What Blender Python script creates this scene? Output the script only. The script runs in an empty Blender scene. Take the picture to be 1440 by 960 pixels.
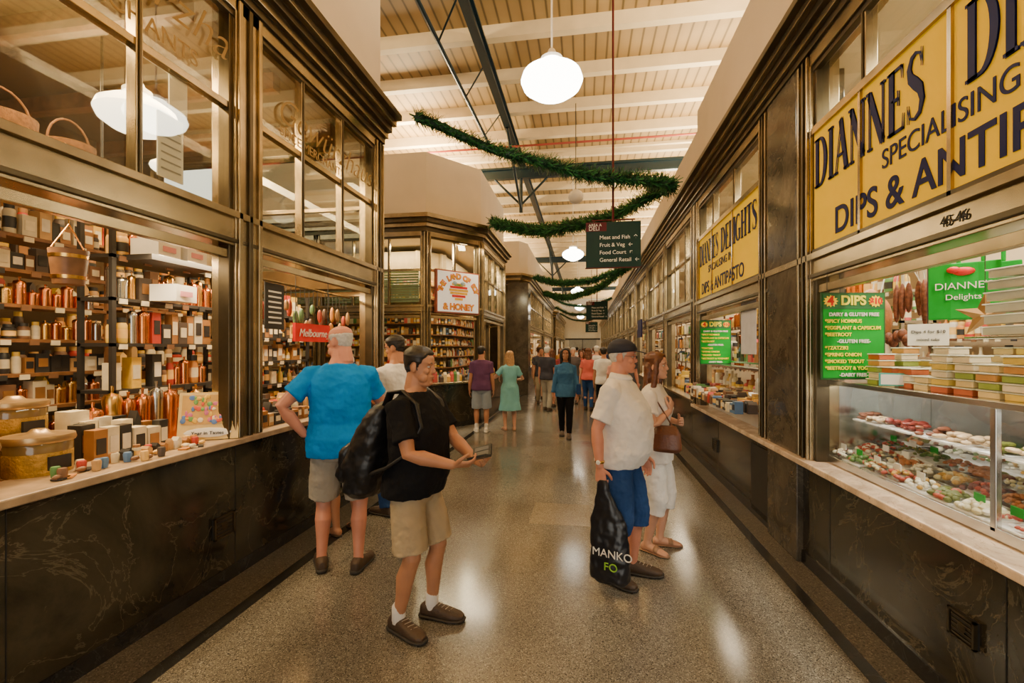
import bpy, bmesh, math, random
from mathutils import Vector, Matrix
random.seed(7)
R=random.random
def U(a,b): return a+(b-a)*random.random()
V=Vector
COL=bpy.context.scene.collection
# ------------------------------------------------ materials
def nm(name):
    m=bpy.data.materials.new(name); m.use_nodes=True
    nt=m.node_tree; b=nt.nodes['Principled BSDF']; return m,nt,b
def nd(nt,t,**k):
    n=nt.nodes.new(t)
    for a,v in k.items():
        if a in n.inputs: n.inputs[a].default_value=v
        else: setattr(n,a,v)
    return n
def ramp(nt,stops,interp='LINEAR'):
    r=nt.nodes.new('ShaderNodeValToRGB'); e=r.color_ramp; e.interpolation=interp
    while len(e.elements)<len(stops): e.elements.new(.5)
    for i,(p,c) in enumerate(stops):
        e.elements[i].position=p; e.elements[i].color=(c[0],c[1],c[2],1)
    return r
_mc={}
def mat(name,col,rough=.5,metal=0,var=.12,scale=8,bump=0,bscale=60,em=0,spec=.5):
    if name in _mc: return _mc[name]
    m,nt,b=nm(name); L=nt.links.new
    tc=nd(nt,'ShaderNodeTexCoord'); n=nd(nt,'ShaderNodeTexNoise',Scale=scale,Detail=4.0)
    L(tc.outputs['Object'],n.inputs['Vector'])
    r=ramp(nt,[(.25,[c*(1-var) for c in col]),(.75,[min(1,c*(1+var)) for c in col])])
    L(n.outputs['Fac'],r.inputs['Fac']); L(r.outputs['Color'],b.inputs['Base Color'])
    b.inputs['Roughness'].default_value=rough; b.inputs['Metallic'].default_value=metal
    b.inputs['Specular IOR Level'].default_value=spec
    if em: 
        b.inputs['Emission Color'].default_value=(*col,1); b.inputs['Emission Strength'].default_value=em
    if bump:
        n2=nd(nt,'ShaderNodeTexNoise',Scale=bscale,Detail=3.0); L(tc.outputs['Object'],n2.inputs['Vector'])
        bp=nd(nt,'ShaderNodeBump',Strength=bump,Distance=.01); L(n2.outputs['Fac'],bp.inputs['Height']); L(bp.outputs['Normal'],b.inputs['Normal'])
    _mc[name]=m; return m
def cm(r,g,b_,rough=.45): 
    return mat('paint_%02d_%02d_%02d'%(r*20,g*20,b_*20),(r,g,b_),rough,var=.15,scale=14)
def floor_mat(name,base,dark,light,sc=210,rough=.15):
    m,nt,b=nm(name); L=nt.links.new
    tc=nd(nt,'ShaderNodeTexCoord'); v=nd(nt,'ShaderNodeTexVoronoi',Scale=sc); L(tc.outputs['Object'],v.inputs['Vector'])
    sp=nd(nt,'ShaderNodeSeparateColor'); L(v.outputs['Color'],sp.inputs['Color'])
    r=ramp(nt,[(0,dark),(.16,[c*.8 for c in base]),(.4,base),(.75,[c*1.15 for c in base]),(.9,light)],'CONSTANT'); L(sp.outputs['Red'],r.inputs['Fac'])
    n=nd(nt,'ShaderNodeTexNoise',Scale=.8,Detail=6.0); L(tc.outputs['Object'],n.inputs['Vector'])
    r2=ramp(nt,[(.3,(.68,.67,.65)),(.7,(1,1,1))]); L(n.outputs['Fac'],r2.inputs['Fac'])
    mx=nd(nt,'ShaderNodeMix',data_type='RGBA',blend_type='MULTIPLY'); mx.inputs[0].default_value=1
    L(r.outputs['Color'],mx.inputs[6]); L(r2.outputs['Color'],mx.inputs[7]); L(mx.outputs[2],b.inputs['Base Color'])
    r3=ramp(nt,[(.3,(rough*.8,)*3),(.7,(rough*1.7,)*3)]); L(n.outputs['Fac'],r3.inputs['Fac']); L(r3.outputs['Color'],b.inputs['Roughness'])
    return m
def marble(name,base,mid,vein,sc=2.2,rough=.14,va=.8):
    m,nt,b=nm(name); L=nt.links.new
    tc=nd(nt,'ShaderNodeTexCoord'); n=nd(nt,'ShaderNodeTexNoise',Scale=sc,Detail=9.0,Roughness=.65,Distortion=.6); L(tc.outputs['Object'],n.inputs['Vector'])
    r=ramp(nt,[(.3,base),(.5,mid),(.58,[c*1.3 for c in mid]),(.75,base)]); L(n.outputs['Fac'],r.inputs['Fac'])
    n2=nd(nt,'ShaderNodeTexNoise',Scale=sc*1.2,Detail=8.0,Roughness=.6,Distortion=1.2); L(tc.outputs['Object'],n2.inputs['Vector'])
    r2=ramp(nt,[(.492,(0,0,0)),(.5,(va,va,va)),(.508,(0,0,0))]); L(n2.outputs['Fac'],r2.inputs['Fac'])
    mx=nd(nt,'ShaderNodeMix',data_type='RGBA'); L(r2.outputs['Color'],mx.inputs[0]); L(r.outputs['Color'],mx.inputs[6]); mx.inputs[7].default_value=(*vein,1)
    L(mx.outputs[2],b.inputs['Base Color']); b.inputs['Roughness'].default_value=rough
    return m
def board_mat(name,col):
    m,nt,b=nm(name); L=nt.links.new
    tc=nd(nt,'ShaderNodeTexCoord'); w=nd(nt,'ShaderNodeTexWave',Scale=1.6,Distortion=0.0); w.bands_direction='X'; L(tc.outputs['Object'],w.inputs['Vector'])
    r=ramp(nt,[(0,[c*.35 for c in col]),(.14,col),(1,[min(1,c*1.06) for c in col])]); L(w.outputs['Fac'],r.inputs['Fac'])
    n=nd(nt,'ShaderNodeTexNoise',Scale=.9,Detail=4.0); L(tc.outputs['Object'],n.inputs['Vector'])
    r2=ramp(nt,[(.3,(.72,.68,.6)),(.7,(1,1,1))]); L(n.outputs['Fac'],r2.inputs['Fac'])
    mx=nd(nt,'ShaderNodeMix',data_type='RGBA',blend_type='MULTIPLY'); mx.inputs[0].default_value=1
    L(r.outputs['Color'],mx.inputs[6]); L(r2.outputs['Color'],mx.inputs[7]); L(mx.outputs[2],b.inputs['Base Color']); b.inputs['Roughness'].default_value=.6
    return m
def glass_mat(name,tint=(.95,.97,.95),refl=.12,k=.5):
    m=bpy.data.materials.new(name); m.use_nodes=True; nt=m.node_tree; nt.nodes.clear(); L=nt.links.new
    o=nd(nt,'ShaderNodeOutputMaterial'); t=nd(nt,'ShaderNodeBsdfTransparent'); t.inputs[0].default_value=(*tint,1)
    g=nd(nt,'ShaderNodeBsdfGlossy'); g.inputs['Roughness'].default_value=.02
    lw=nd(nt,'ShaderNodeLayerWeight',Blend=.35); mm=nd(nt,'ShaderNodeMath',operation='MULTIPLY_ADD'); mm.inputs[1].default_value=k; mm.inputs[2].default_value=refl*.3
    L(lw.outputs['Fresnel'],mm.inputs[0]); mx=nd(nt,'ShaderNodeMixShader'); L(mm.outputs[0],mx.inputs[0]); L(t.outputs[0],mx.inputs[1]); L(g.outputs[0],mx.inputs[2]); L(mx.outputs[0],o.inputs[0])
    return m
FLOOR=floor_mat('terrazzo',(.205,.19,.16),(.06,.055,.05),(.40,.38,.33))
FLOORD=floor_mat('terrazzo_dark',(.13,.115,.09),(.04,.035,.03),(.26,.24,.2),150,.35)
FLOORL=floor_mat('terrazzo_light',(.28,.245,.19),(.16,.13,.09),(.45,.41,.34))
BLACKT=marble('black_border',(.012,.012,.012),(.02,.02,.02),(.05,.05,.05),3,.2)
MARB=marble('dark_marble',(.008,.0075,.006),(.034,.029,.019),(.15,.125,.08),1.5,.12,.6)
MARB2=marble('brown_marble',(.03,.024,.018),(.085,.07,.05),(.2,.18,.13),2.5,.16,.5)
LEDGE=marble('pink_marble',(.52,.38,.28),(.64,.5,.38),(.3,.2,.14),4,.2)
METAL=mat('bronze_metal',(.40,.315,.185),.25,.93,.3,5)
METALD=mat('dark_bronze',(.10,.078,.046),.32,.85,.3,5)
CREAM=mat('cream_plaster',(.78,.65,.46),.7,var=.06,scale=1.5)
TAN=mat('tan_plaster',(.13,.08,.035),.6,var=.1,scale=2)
BEAM=mat('cream_beam',(.80,.66,.42),.6,var=.08,scale=3)
BOARD=board_mat('ceiling_boards',(.44,.30,.13))
GREEN=mat('dark_green_steel',(.004,.022,.034),.35,.2,.2,4)
GLASS=glass_mat('window_glass',(.93,.94,.9),.05,.2); GLASS2=glass_mat('case_glass',(.97,.98,.97),.06,.12)
STEEL=mat('stainless_steel',(.6,.6,.58),.22,1,.1,10)
WHITE=mat('white_enamel',(.82,.80,.75),.4,var=.05)
DARK=mat('dark_paint',(.025,.022,.02),.5)
WOOD=mat('wood_brown',(.20,.09,.035),.45,var=.35,scale=12)
COPPER=mat('copper',(.8,.30,.10),.22,1,.15,12)
BRASS=mat('brass',(.8,.46,.12),.25,1,.15,12)
YEL=mat('sign_yellow',(.95,.58,.0),.6,var=.03,em=.22,spec=.15)  # weak self-glow added to keep the unlit panels a saturated yellow
NAVY=mat('sign_navy',(.006,.008,.10),.5,spec=.2)
BLK=mat('black_ink',(.01,.01,.01),.5)
RED=mat('sign_red',(.7,.015,.01),.4)
SGREEN=mat('poster_green',(.005,.33,.03),.5,spec=.2)
PYEL=mat('poster_yellow',(.95,.8,.02))
# ------------------------------------------------ mesh batcher
class MB:
    def __init__(s): s.v=[];s.f=[];s.m=[];s.ml=[];s.T=Matrix()
    def mi(s,m):
        if m not in s.ml: s.ml.append(m)
        return s.ml.index(m)
    def add(s,vs,fs,m):
        o=len(s.v); k=s.mi(m)
        s.v+= [s.T@V(p) for p in vs]; s.f+=[[i+o for i in f] for f in fs]; s.m+=[k]*len(fs)
    def box(s,a,b,m,rz=0):
        x0,y0,z0=[min(a[i],b[i]) for i in range(3)]; x1,y1,z1=[max(a[i],b[i]) for i in range(3)]
        vs=[(x0,y0,z0),(x1,y0,z0),(x1,y1,z0),(x0,y1,z0),(x0,y0,z1),(x1,y0,z1),(x1,y1,z1),(x0,y1,z1)]
        if rz:
            c=V(((x0+x1)/2,(y0+y1)/2,0)); M=Matrix.Translation(c)@Matrix.Rotation(rz,4,'Z')@Matrix.Translation(-c); vs=[M@V(p) for p in vs]
        s.add(vs,[(0,3,2,1),(4,5,6,7),(0,1,5,4),(1,2,6,5),(2,3,7,6),(3,0,4,7)],m)
    def lathe(s,c,prof,m,seg=12):
        vs=[];fs=[]
        for r,z in prof:
            for i in range(seg):
                a=2*math.pi*i/seg; vs.append((c[0]+r*math.cos(a),c[1]+r*math.sin(a),c[2]+z))
        n=len(prof)
        for j in range(n-1):
            for i in range(seg):
                k=(i+1)%seg; fs.append((j*seg+i,j*seg+k,(j+1)*seg+k,(j+1)*seg+i))
        fs.append(tuple(range(seg-1,-1,-1))); fs.append(tuple((n-1)*seg+i for i in range(seg)))
        s.add(vs,fs,m)
    def rod(s,a,b,r,m,seg=8):
        a=V(a);b=V(b);d=(b-a).normalized(); u=d.orthogonal().normalized(); w=d.cross(u); vs=[]
        for p in (a,b):
            for i in range(seg):
                t=2*math.pi*i/seg; vs.append(p+u*r*math.cos(t)+w*r*math.sin(t))
        s.add(vs,[(i,(i+1)%seg,seg+(i+1)%seg,seg+i) for i in range(seg)]+[tuple(range(seg-1,-1,-1)),tuple(range(seg,2*seg))],m)
    def ell(s,c,r,m,seg=10,rg=6,M=None):
        vs=[];fs=[]
        for j in range(1,rg):
            p=math.pi*j/rg
            for i in range(seg):
                a=2*math.pi*i/seg; q=V((r[0]*math.sin(p)*math.cos(a),r[1]*math.sin(p)*math.sin(a),r[2]*math.cos(p)))
                if M: q=M@q
                vs.append(V(c)+q)
        t=V((0,0,r[2])); 
        if M: t=M@t
        vs+=[V(c)+t,V(c)-t]; T=len(vs)-2
        for j in range(rg-2):
            for i in range(seg):
                k=(i+1)%seg; fs.append((j*seg+i,(j+1)*seg+i,(j+1)*seg+k,j*seg+k))
        for i in range(seg):
            k=(i+1)%seg; fs.append((T,i,k)); fs.append((T+1,(rg-2)*seg+k,(rg-2)*seg+i))
        s.add(vs,fs,m)
    def prism(s,poly,z0,z1,m):
        n=len(poly); vs=[(p[0],p[1],z0) for p in poly]+[(p[0],p[1],z1) for p in poly]
        s.add(vs,[tuple(range(n-1,-1,-1)),tuple(range(n,2*n))]+[(i,(i+1)%n,n+(i+1)%n,n+i) for i in range(n)],m)
    def build(s,name,parent=None,smooth=False,bevel=0):
        if not s.v: return None
        xs=[p.x for p in s.v]; ys=[p.y for p in s.v]; zs=[p.z for p in s.v]
        c=V(((min(xs)+max(xs))/2,(min(ys)+max(ys))/2,min(zs)))
        me=bpy.data.meshes.new(name); me.from_pydata([p-c for p in s.v],[],s.f)
        for m in s.ml: me.materials.append(m)
        me.polygons.foreach_set('material_index',s.m)
        if smooth: me.polygons.foreach_set('use_smooth',[True]*len(s.f))
        me.update(); o=bpy.data.objects.new(name,me); o.location=c; COL.objects.link(o)
        if smooth: 
            try: me.set_sharp_from_angle(angle=math.radians(40))
            except Exception: pass
        if bevel:
            b=o.modifiers.new('bev','BEVEL'); b.width=bevel; b.segments=2; b.limit_method='ANGLE'
        if parent: 
            o.parent=parent; o.matrix_parent_inverse=parent_inv(parent)
        return o
def parent_inv(p): return (Matrix.LocRotScale(p.location,p.rotation_euler,p.scale)).inverted()
def empty(name,loc=(0,0,0),rz=0,sc=1):
    e=bpy.data.objects.new(name,None); e.location=loc; e.rotation_euler=(0,0,rz); e.scale=(sc,)*3; e.empty_display_size=.1; COL.objects.link(e); return e
def text(body,M,size,m,parent=None,name='lettering',bold=.0,sx=1,align='LEFT',ext=.002,shear=0):
    c=bpy.data.curves.new(name,'FONT'); c.body=body; c.size=size; c.extrude=ext; c.offset=bold; c.align_x=align; c.shear=shear
    c.materials.append(m); o=bpy.data.objects.new(name,c); COL.objects.link(o)
    W=M@Matrix.Rotation(math.pi/2,4,'X')@Matrix.Diagonal((sx,1,1,1))
    if parent: o.parent=parent; o.matrix_parent_inverse=parent_inv(parent)
    o.matrix_basis=W
    return o
def serif(body,M,hh,m,parent,sx=1):
    b=MB(); b.T=M; x0=0
    def strip(pts,ws):
        n=len(pts); L=[];Rr=[]
        for i in range(n):
            a=V(pts[max(0,i-1)]);c=V(pts[min(n-1,i+1)]); d=(c-a).normalized(); q=V((-d.y,d.x))*ws[i]/2; p=V(pts[i]); L.append(p+q); Rr.append(p-q)
        al=L+Rr; vs=[((x0+p.x)*hh*sx,0,p.y*hh) for p in al]+[((x0+p.x)*hh*sx,.008,p.y*hh) for p in al]; k=2*n
        fs=[]
        for i in range(n-1): fs+=[(i,i+1,n+i+1,n+i),(k+i,k+n+i,k+n+i+1,k+i+1)]
        b.add(vs,fs,m)
    def se(x,y,w=.15): strip([(x-w,y),(x+w,y)],[.05,.05])
    def stem(x,w=.18): strip([(x,0),(x,1)],[w,w]); se(x,.022); se(x,.978)
    def arc(cx,cy,rx,ry,a0,a1,w0,w1,n=16):
        P=[];Wd=[]
        for i in range(n+1):
            a=math.radians(a0+(a1-a0)*i/n); P.append((cx+rx*math.cos(a),cy+ry*math.sin(a))); Wd.append(w0+(w1-w0)*abs(math.cos(a))**1.5)
        strip(P,Wd)
    for ch in body:
        if ch=='D': stem(.17); strip([(.17,.975),(.36,.975)],[.05,.05]); strip([(.17,.025),(.36,.025)],[.05,.05]); arc(.34,.5,.34,.475,-90,90,.05,.19); ad=.84
        elif ch=='I': stem(.17); ad=.36
        elif ch=='A': strip([(.1,0),(.4,1)],[.06,.06]); strip([(.36,1),(.66,0)],[.18,.18]); strip([(.2,.33),(.56,.33)],[.05,.05]); se(.1,.022,.1); se(.66,.022,.13); ad=.8
        elif ch=='N': strip([(.13,0),(.13,1)],[.06,.06]); strip([(.12,.95),(.66,.03)],[.18,.18]); strip([(.68,0),(.68,1)],[.06,.06]); se(.13,.022,.1); se(.68,.978,.1); se(.08,.978,.1); ad=.84
        elif ch in 'EL':
            stem(.17); strip([(.17,.022),(.6,.022)],[.05,.05]); strip([(.58,0),(.6,.24)],[.06,.03])
            if ch=='E': strip([(.17,.978),(.56,.978)],[.05,.05]); strip([(.54,1),(.56,.78)],[.06,.03]); strip([(.17,.52),(.42,.52)],[.05,.05]); strip([(.42,.4),(.42,.64)],[.05,.05])
            ad=.68
        elif ch=='S':
            P=[(.52,.8),(.48,.93),(.34,.98),(.2,.94),(.12,.8),(.16,.66),(.32,.54),(.48,.42),(.54,.25),(.46,.08),(.3,.02),(.14,.07),(.09,.22)]
            strip(P,[.03,.04,.05,.08,.13,.17,.19,.18,.14,.08,.05,.04,.03]); strip([(.53,.72),(.53,1)],[.03,.03]); strip([(.08,0),(.08,.28)],[.03,.03]); ad=.64
        elif ch=='G': arc(.42,.5,.34,.475,60,300,.05,.18); strip([(.62,.05),(.62,.42)],[.16,.16]); se(.62,.42,.13); strip([(.6,.72),(.6,.98)],[.03,.04]); ad=.84
        elif ch=='H': stem(.17); stem(.64); strip([(.17,.52),(.64,.52)],[.05,.05]); ad=.84
        elif ch=='T': strip([(.34,0),(.34,1)],[.18,.18]); se(.34,.022); strip([(.05,.975),(.63,.975)],[.05,.05]); strip([(.06,1),(.05,.74)],[.06,.03]); strip([(.62,1),(.63,.74)],[.06,.03]); ad=.7
        else: ad=.4
        x0+=ad
    b.build('lettering',parent)
def segT(P0,P1):
    d=V((P1[0]-P0[0],P1[1]-P0[1],0)); L=d.length; d.normalize(); out=V((d.y,-d.x,0))
    M=Matrix(((d.x,-out.x,0,P0[0]),(d.y,-out.y,0,P0[1]),(0,0,1,0),(0,0,0,1))); return M,L
def area(name,loc,sx,sy,power,col=(1,.82,.6),rot=(0,0,0),parent=None):
    l=bpy.data.lights.new(name,'AREA'); l.shape='RECTANGLE'; l.size=sx; l.size_y=sy; l.energy=power; l.color=col
    o=bpy.data.objects.new(name,l); o.location=loc; o.rotation_euler=rot; COL.objects.link(o)
    if parent: o.parent=parent; o.matrix_parent_inverse=parent_inv(parent)
    return o
# ------------------------------------------------ hall shell
b=MB(); b.box((-9,-4,-.1),(9,48,0),FLOOR); b.build('floor')
b=MB(); b.box((1.42,-4,0),(1.50,48,.003),BLACKT); b.box((-2.24,-4,0),(-2.15,48,.003),BLACKT); b.build('trim_1')
b=MB(); b.box((-2.56,-4,0),(-2.24,48,.002),FLOORD); b.box((1.50,-4,0),(1.71,48,.002),FLOORD); b.build('trim_2')
b=MB(); b.box((-.53,4.35,0),(.05,4.95,.002),FLOORL); b.box((-.62,8.4,0),(.1,9.0,.002),FLOORL); b.build('floor_patch')
b=MB(); b.box((-9,-4,7),(9,48,7.1),BOARD); b.build('ceiling')
b=MB(); y=-3.4
while y<47.5: b.box((-9,y-.07,6.78),(9,y+.07,7.0),BEAM); y+=1.2
b.build('ceiling_beams')
b=MB()
for x0,x1 in ((-9.2,-9),(9,9.2)):
    b.box((x0,-4,0),(x1,48,4.9),CREAM); b.box((x0,-4,6.6),(x1,48,7.1),CREAM)
    for i in range(14): b.box((x0,-4+i*4-.1,4.9),(x1,-4+i*4+.1,6.6),CREAM)
    if x0<0: b.build('wall_left'); b=MB()
b.build('wall_right')
b=MB(); b.box((-9,48,0),(9,48.2,7.1),WHITE); b.build('wall_back')
b=MB(); b.box((-9,-4.2,0),(-2.6,-4,7.1),CREAM); b.box((2,-4.2,0),(9,-4,7.1),CREAM); b.box((-2.6,-4.2,3.6),(2,-4,7.1),CREAM); b.build('wall_front')
b=MB(); b.box((-1.6,47.9,0),(1.2,47.98,2.6),mat('door_grey',(.35,.37,.38),.4)); b.box((-2,47.88,2.6),(1.6,47.98,2.75),DARK); b.box((-.22,47.86,0),(-.18,47.9,2.6),DARK); b.build('door_1')
g=MB()
g.box((-1.74,-4,6.52),(-1.60,48,6.56),GREEN); g.box((-1.69,-4,6.56),(-1.65,48,6.74),GREEN); g.box((-1.74,-4,6.74),(-1.6,48,6.78),GREEN)
g.rod((-2.35,-3,6.4),(-2.2,10.5,6.45),.035,GREEN); 
for yy in (12,24,36):
    g.box((-6.5,yy-.07,6.2),(6.5,yy+.07,6.26),GREEN); g.box((-6.5,yy-.02,6.26),(6.5,yy+.02,6.44),GREEN); g.box((-6.5,yy-.07,6.44),(6.5,yy+.07,6.5),GREEN)
    for xx in (-1.67,4): 
        g.rod((xx,yy,6.2),(xx,yy,5.3),.05,GREEN); g.rod((xx-.7,yy,6.2),(xx,yy,5.5),.03,GREEN); g.rod((xx+.7,yy,6.2),(xx,yy,5.5),.03,GREEN)
    g.rod((-1.67,yy-2.2,6.5),(-1.67,yy,5.4),.035,GREEN)
for k in range(8): 
    g.rod((-1.67,-2+k*1.6,6.55),(-2.25,-1.2+k*1.6,6.42),.015,GREEN)
g.build('roof_truss')
g=MB(); PIPE=mat('red_pipe',(.35,.05,.03),.4); g.rod((-8.9,10.4,6.35),(8.9,10.4,6.35),.025,PIPE); g.rod((-8.9,10.9,6.4),(8.9,10.9,6.4),.03,BEAM); g.build('sprinkler_pipe')
# ------------------------------------------------ goods
PAL=[(.65,.58,.42),(.7,.65,.55),(.5,.05,.03),(.6,.25,.05),(.7,.45,.06),(.08,.06,.05),(.1,.25,.08),(.35,.16,.05),(.75,.66,.46),(.5,.3,.12),(.03,.03,.03),(.6,.1,.1),(.8,.5,.15),(.2,.1,.05),(.1,.2,.4)]
WARM=[0,3,4,5,7,8,9,10,12,13,2,13,10,7,5,9,10]
def pc(w=None):
    i=random.choice(w) if w else random.randrange(len(PAL)); return cm(*PAL[i])
def item(mb,x,y,z,w,h,kind,w_=None,face=(1,0)):
    if kind=='box':
        mb.box((x-w/2,y-w/2,z),(x+w/2,y+w/2,z+h),pc(w_),U(-.15,.15))
        mb.box((x+face[0]*w*.5-w*.3*abs(face[1])-.004,y+face[1]*w*.5-w*.3*abs(face[0])-.004,z+h*.3),(x+face[0]*w*.5+w*.3*abs(face[1])+.004,y+face[1]*w*.5+w*.3*abs(face[0])+.004,z+h*.75),pc([0,1,8,10,7]))
    elif kind=='jar':
        r=w*.46; c=pc(w_); mb.lathe((x,y,z),[(r*.9,0),(r,h*.06),(r,h*.2)],c,10); mb.lathe((x,y,z+h*.2),[(r*1.02,0),(r*1.02,h*.35)],pc([0,8,10,12]),10)
        mb.lathe((x,y,z+h*.55),[(r,0),(r,h*.15),(r*.75,h*.25)],c,10); mb.lathe((x,y,z+h*.8),[(r*.8,0),(r*.8,h*.2)],pc([10,12,7,4]),10)
    elif kind=='bottle':
        r=w*.36; c=pc(w_); mb.lathe((x,y,z),[(r,0),(r,h*.5),(r*.9,h*.6),(r*.35,h*.75),(r*.35,h*.95),(r*.42,h*.95),(r*.42,h)],c,10); mb.lathe((x,y,z+h*.12),[(r*1.03,0),(r*1.03,h*.28)],pc([1,8,4]),10)
    elif kind=='tin':
        r=w*.46; c=random.choice([COPPER,BRASS,COPPER,STEEL]); mb.lathe((x,y,z),[(r,0),(r,h*.8),(r*1.06,h*.8),(r*1.06,h*.88),(r*.9,h*.95),(r*.15,h),(r*.2,h*1.1),(0.01,h*1.12)],c,14)
    elif kind=='bag':
        c=pc(w_); k=w/2; mb.add([(x-k,y-k*.6,z),(x+k,y-k*.6,z),(x+k,y+k*.6,z),(x-k,y+k*.6,z),(x-k,y-k*.6,z+h*.75),(x+k,y-k*.6,z+h*.75),(x+k,y+k*.6,z+h*.75),(x-k,y+k*.6,z+h*.75),(x-k*.9,y,z+h),(x+k*.9,y,z+h)],
            [(0,3,2,1),(0,1,5,4),(1,2,6,5),(2,3,7,6),(3,0,4,7),(4,5,9,8),(6,7,8,9),(5,6,9),(7,4,8)],c)
def row(mb,u0,u1,v,z,hmax,kinds,axis='Y',w=(.07,.12),w_=None,fill=.95,face=(1,0),depth=1):
    for dpt in range(depth):
        u=u0
        k=random.choice(kinds); 
        while u<u1-.05:
            ww=U(*w); 
            if R()<.35: k=random.choice(kinds)
            hh=hmax*U(.5,.92)
            if R()<fill:
                vv=v-dpt*w[1]*1.1
                if axis=='Y': item(mb,vv,u+ww/2,z,ww*.92,hh,k,w_,face)
                else: item(mb,u+ww/2,vv,z,ww*.92,hh,k,w_,face)
            u+=ww
def shelf_y(mb,x0,x1,y0,y1,zs,m=DARK,kinds=('box','jar','tin','bottle','bag'),w_=None,front=1,t=.025,step=None,w=(.08,.13)):
    fx=x1 if front>0 else x0
    for i,z in enumerate(zs):
        mb.box((x0,y0,z-t),(x1,y1,z),m)
        hm=(zs[i+1]-z-t-.02) if i+1<len(zs) else .28
        row(mb,y0+.03,y1-.02,fx-front*.09,z,hm,kinds,'Y',w,w_,face=(front,0))
        yy=y0+.05
        while yy<y1-.1: mb.box((fx-.005,yy,z-.045),(fx+.005,yy+.06,z-.008),pc([8,0,10,13])); yy+=U(.12,.22)
    for yy in (y0,y1-.03): mb.box((x0,yy,0),(x0+.03,yy+.03,zs[-1]+.25),m); mb.box((x1-.03,yy,0),(x1,yy+.03,zs[-1]+.25),m)
# ------------------------------------------------ generic shop front
def front(root,P0,P1,zs=.98,rail=(2.43,2.68),zm=3.45,zt=4.25,cor=4.6,par=6.2,cols=(),mull=(),ledge=.07,cout=.25,basem=MARB,ledgem=None,stone=(),pdepth=3.4,lowmull=(),ceilm=None):
    T,L=segT(P0,P1)
    b=MB(); b.T=T
    b.box((0,0,0.0),(L,.2,zs),basem); 
    b.build('base',root)
    b=MB(); b.T=T; b.box((0,-.012,0),(L,0,.1),BLACKT); 
    u=1.1
    while u<L: b.box((u-.003,-.002,.1),(u+.003,0,zs),BLK); u+=1.35
    b.build('skirting',root)
    b=MB(); b.T=T; b.box((0,-ledge,zs),(L,.3,zs+.045),ledgem or METAL); b.build('ledge',root,bevel=.008)
    f=MB(); f.T=T; z0=zs+.045
    f.box((0,-.03,rail[0]),(L,.12,rail[1]),METAL); f.box((0,-.06,rail[1]-.05),(L,-.03,rail[1]),METAL); f.box((0,-.045,rail[0]+.02),(L,-.03,rail[0]+.05),METALD); f.box((0,-.0,rail[0]-.09),(L,.05,rail[0]-.03),METAL)
    if zm: f.box((0,0,zm-.025),(L,.06,zm+.025),METAL)
    f.box((0,-.04,zt-.1),(L,.12,zt),METAL); f.box((0,-.02,zt-.14),(L,.03,zt-.1),METALD)
    for a,c in cols:
        f.box((a,-.04,z0),(c,.16,zt),METAL); w=c-a
        for k in (.12,.5,.88):
            f.box((a+w*k-w*.07,-.06,z0),(a+w*k+w*.07,-.04,zt-.02),METAL if k!=.5 else METALD)
        f.box((a-.03,-.01,z0),(a,.08,zt),METALD); f.box((c,-.01,z0),(c+.03,.08,zt),METALD)
    for a in mull: f.box((a-.022,-.01,rail[1]),(a+.022,.06,zt-.1),METAL); f.box((a-.008,-.02,rail[1]),(a+.008,-.01,zt-.1),METALD)
    for a in lowmull: f.box((a-.02,0,z0),(a+.02,.05,rail[0]),METAL)
    f.build('frame',root,bevel=.004)
    if stone:
        c=MB(); c.T=T
        for a,e in stone: c.box((a,-.05,0),(e,.3,zt),MARB2)
        c.build('pilaster',root,bevel=.01)
    b=MB(); b.T=T; b.box((0,.025,rail[1]),(L,.031,zt-.1),GLASS); b.build('glazing',root)
    if cor:
        c=MB(); c.T=T
        n=5
        for i in range(n):
            q=(i+1)/n; c.box((0,-.04-cout*(q**1.4),zt+(cor-zt)*i/n),(L,.3,zt+(cor-zt)*(i+1)/n),METAL if i%2 else METALD)
        c.build('cornice',root,bevel=.004)
    if par:
        p=MB(); p.T=T; p.box((0,.0,cor),(L,pdepth,par),CREAM); p.build('parapet',root)
        p=MB(); p.T=T; p.box((0,.12,zt-.02),(L,pdepth,zt+.06),ceilm or CREAM); p.build('stall_ceiling',root)
    return T,L
# ---------------- spice shop (left, near)
sp=empty('spice_shop',(-2.55,1,0))
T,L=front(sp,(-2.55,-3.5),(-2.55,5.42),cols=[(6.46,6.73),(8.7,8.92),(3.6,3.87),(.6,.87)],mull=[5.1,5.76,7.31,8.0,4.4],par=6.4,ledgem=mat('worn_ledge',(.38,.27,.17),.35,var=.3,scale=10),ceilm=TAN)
front(sp,(-2.55,5.42),(-6,5.42),cols=[(0.0,.2),(3.2,3.4)],mull=[1.1,2.1],par=0)
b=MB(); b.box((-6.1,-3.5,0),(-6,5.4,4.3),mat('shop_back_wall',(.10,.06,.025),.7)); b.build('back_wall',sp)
b=MB()
for k in range(7): b.box((-5.9,-1+k*.95,4.05),(-2.8,-.9+k*.95,4.2),WOOD)
b.build('shop_rafters',sp)
b=MB(); b.box((-3.3,-1,.93),(-2.76,5.15,.99),WOOD); b.box((-3.3,-1,0),(-3.25,5.15,.93),WOOD); b.build('display_counter',sp)
b=MB()
row(b,.8,1.6,-2.95,.99,.35,('jar','tin','box'),depth=2,w=(.1,.16),w_=WARM)
row(b,2.25,2.75,-2.88,.99,.30,('box','bag','box'),depth=3,w=(.06,.10),w_=[0,1,8,10,10,7])
row(b,2.25,2.75,-2.66,1.027,.10,('box','jar','bag'),depth=1,w=(.04,.07),w_=WARM)
row(b,3.15,5.1,-2.66,1.027,.16,('box','jar','bag'),depth=1,w=(.05,.09),w_=WARM)
row(b,3.3,5.1,-2.80,.99,.30,('box','jar','bag','tin'),depth=4,w=(.07,.11),w_=WARM)
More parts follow.
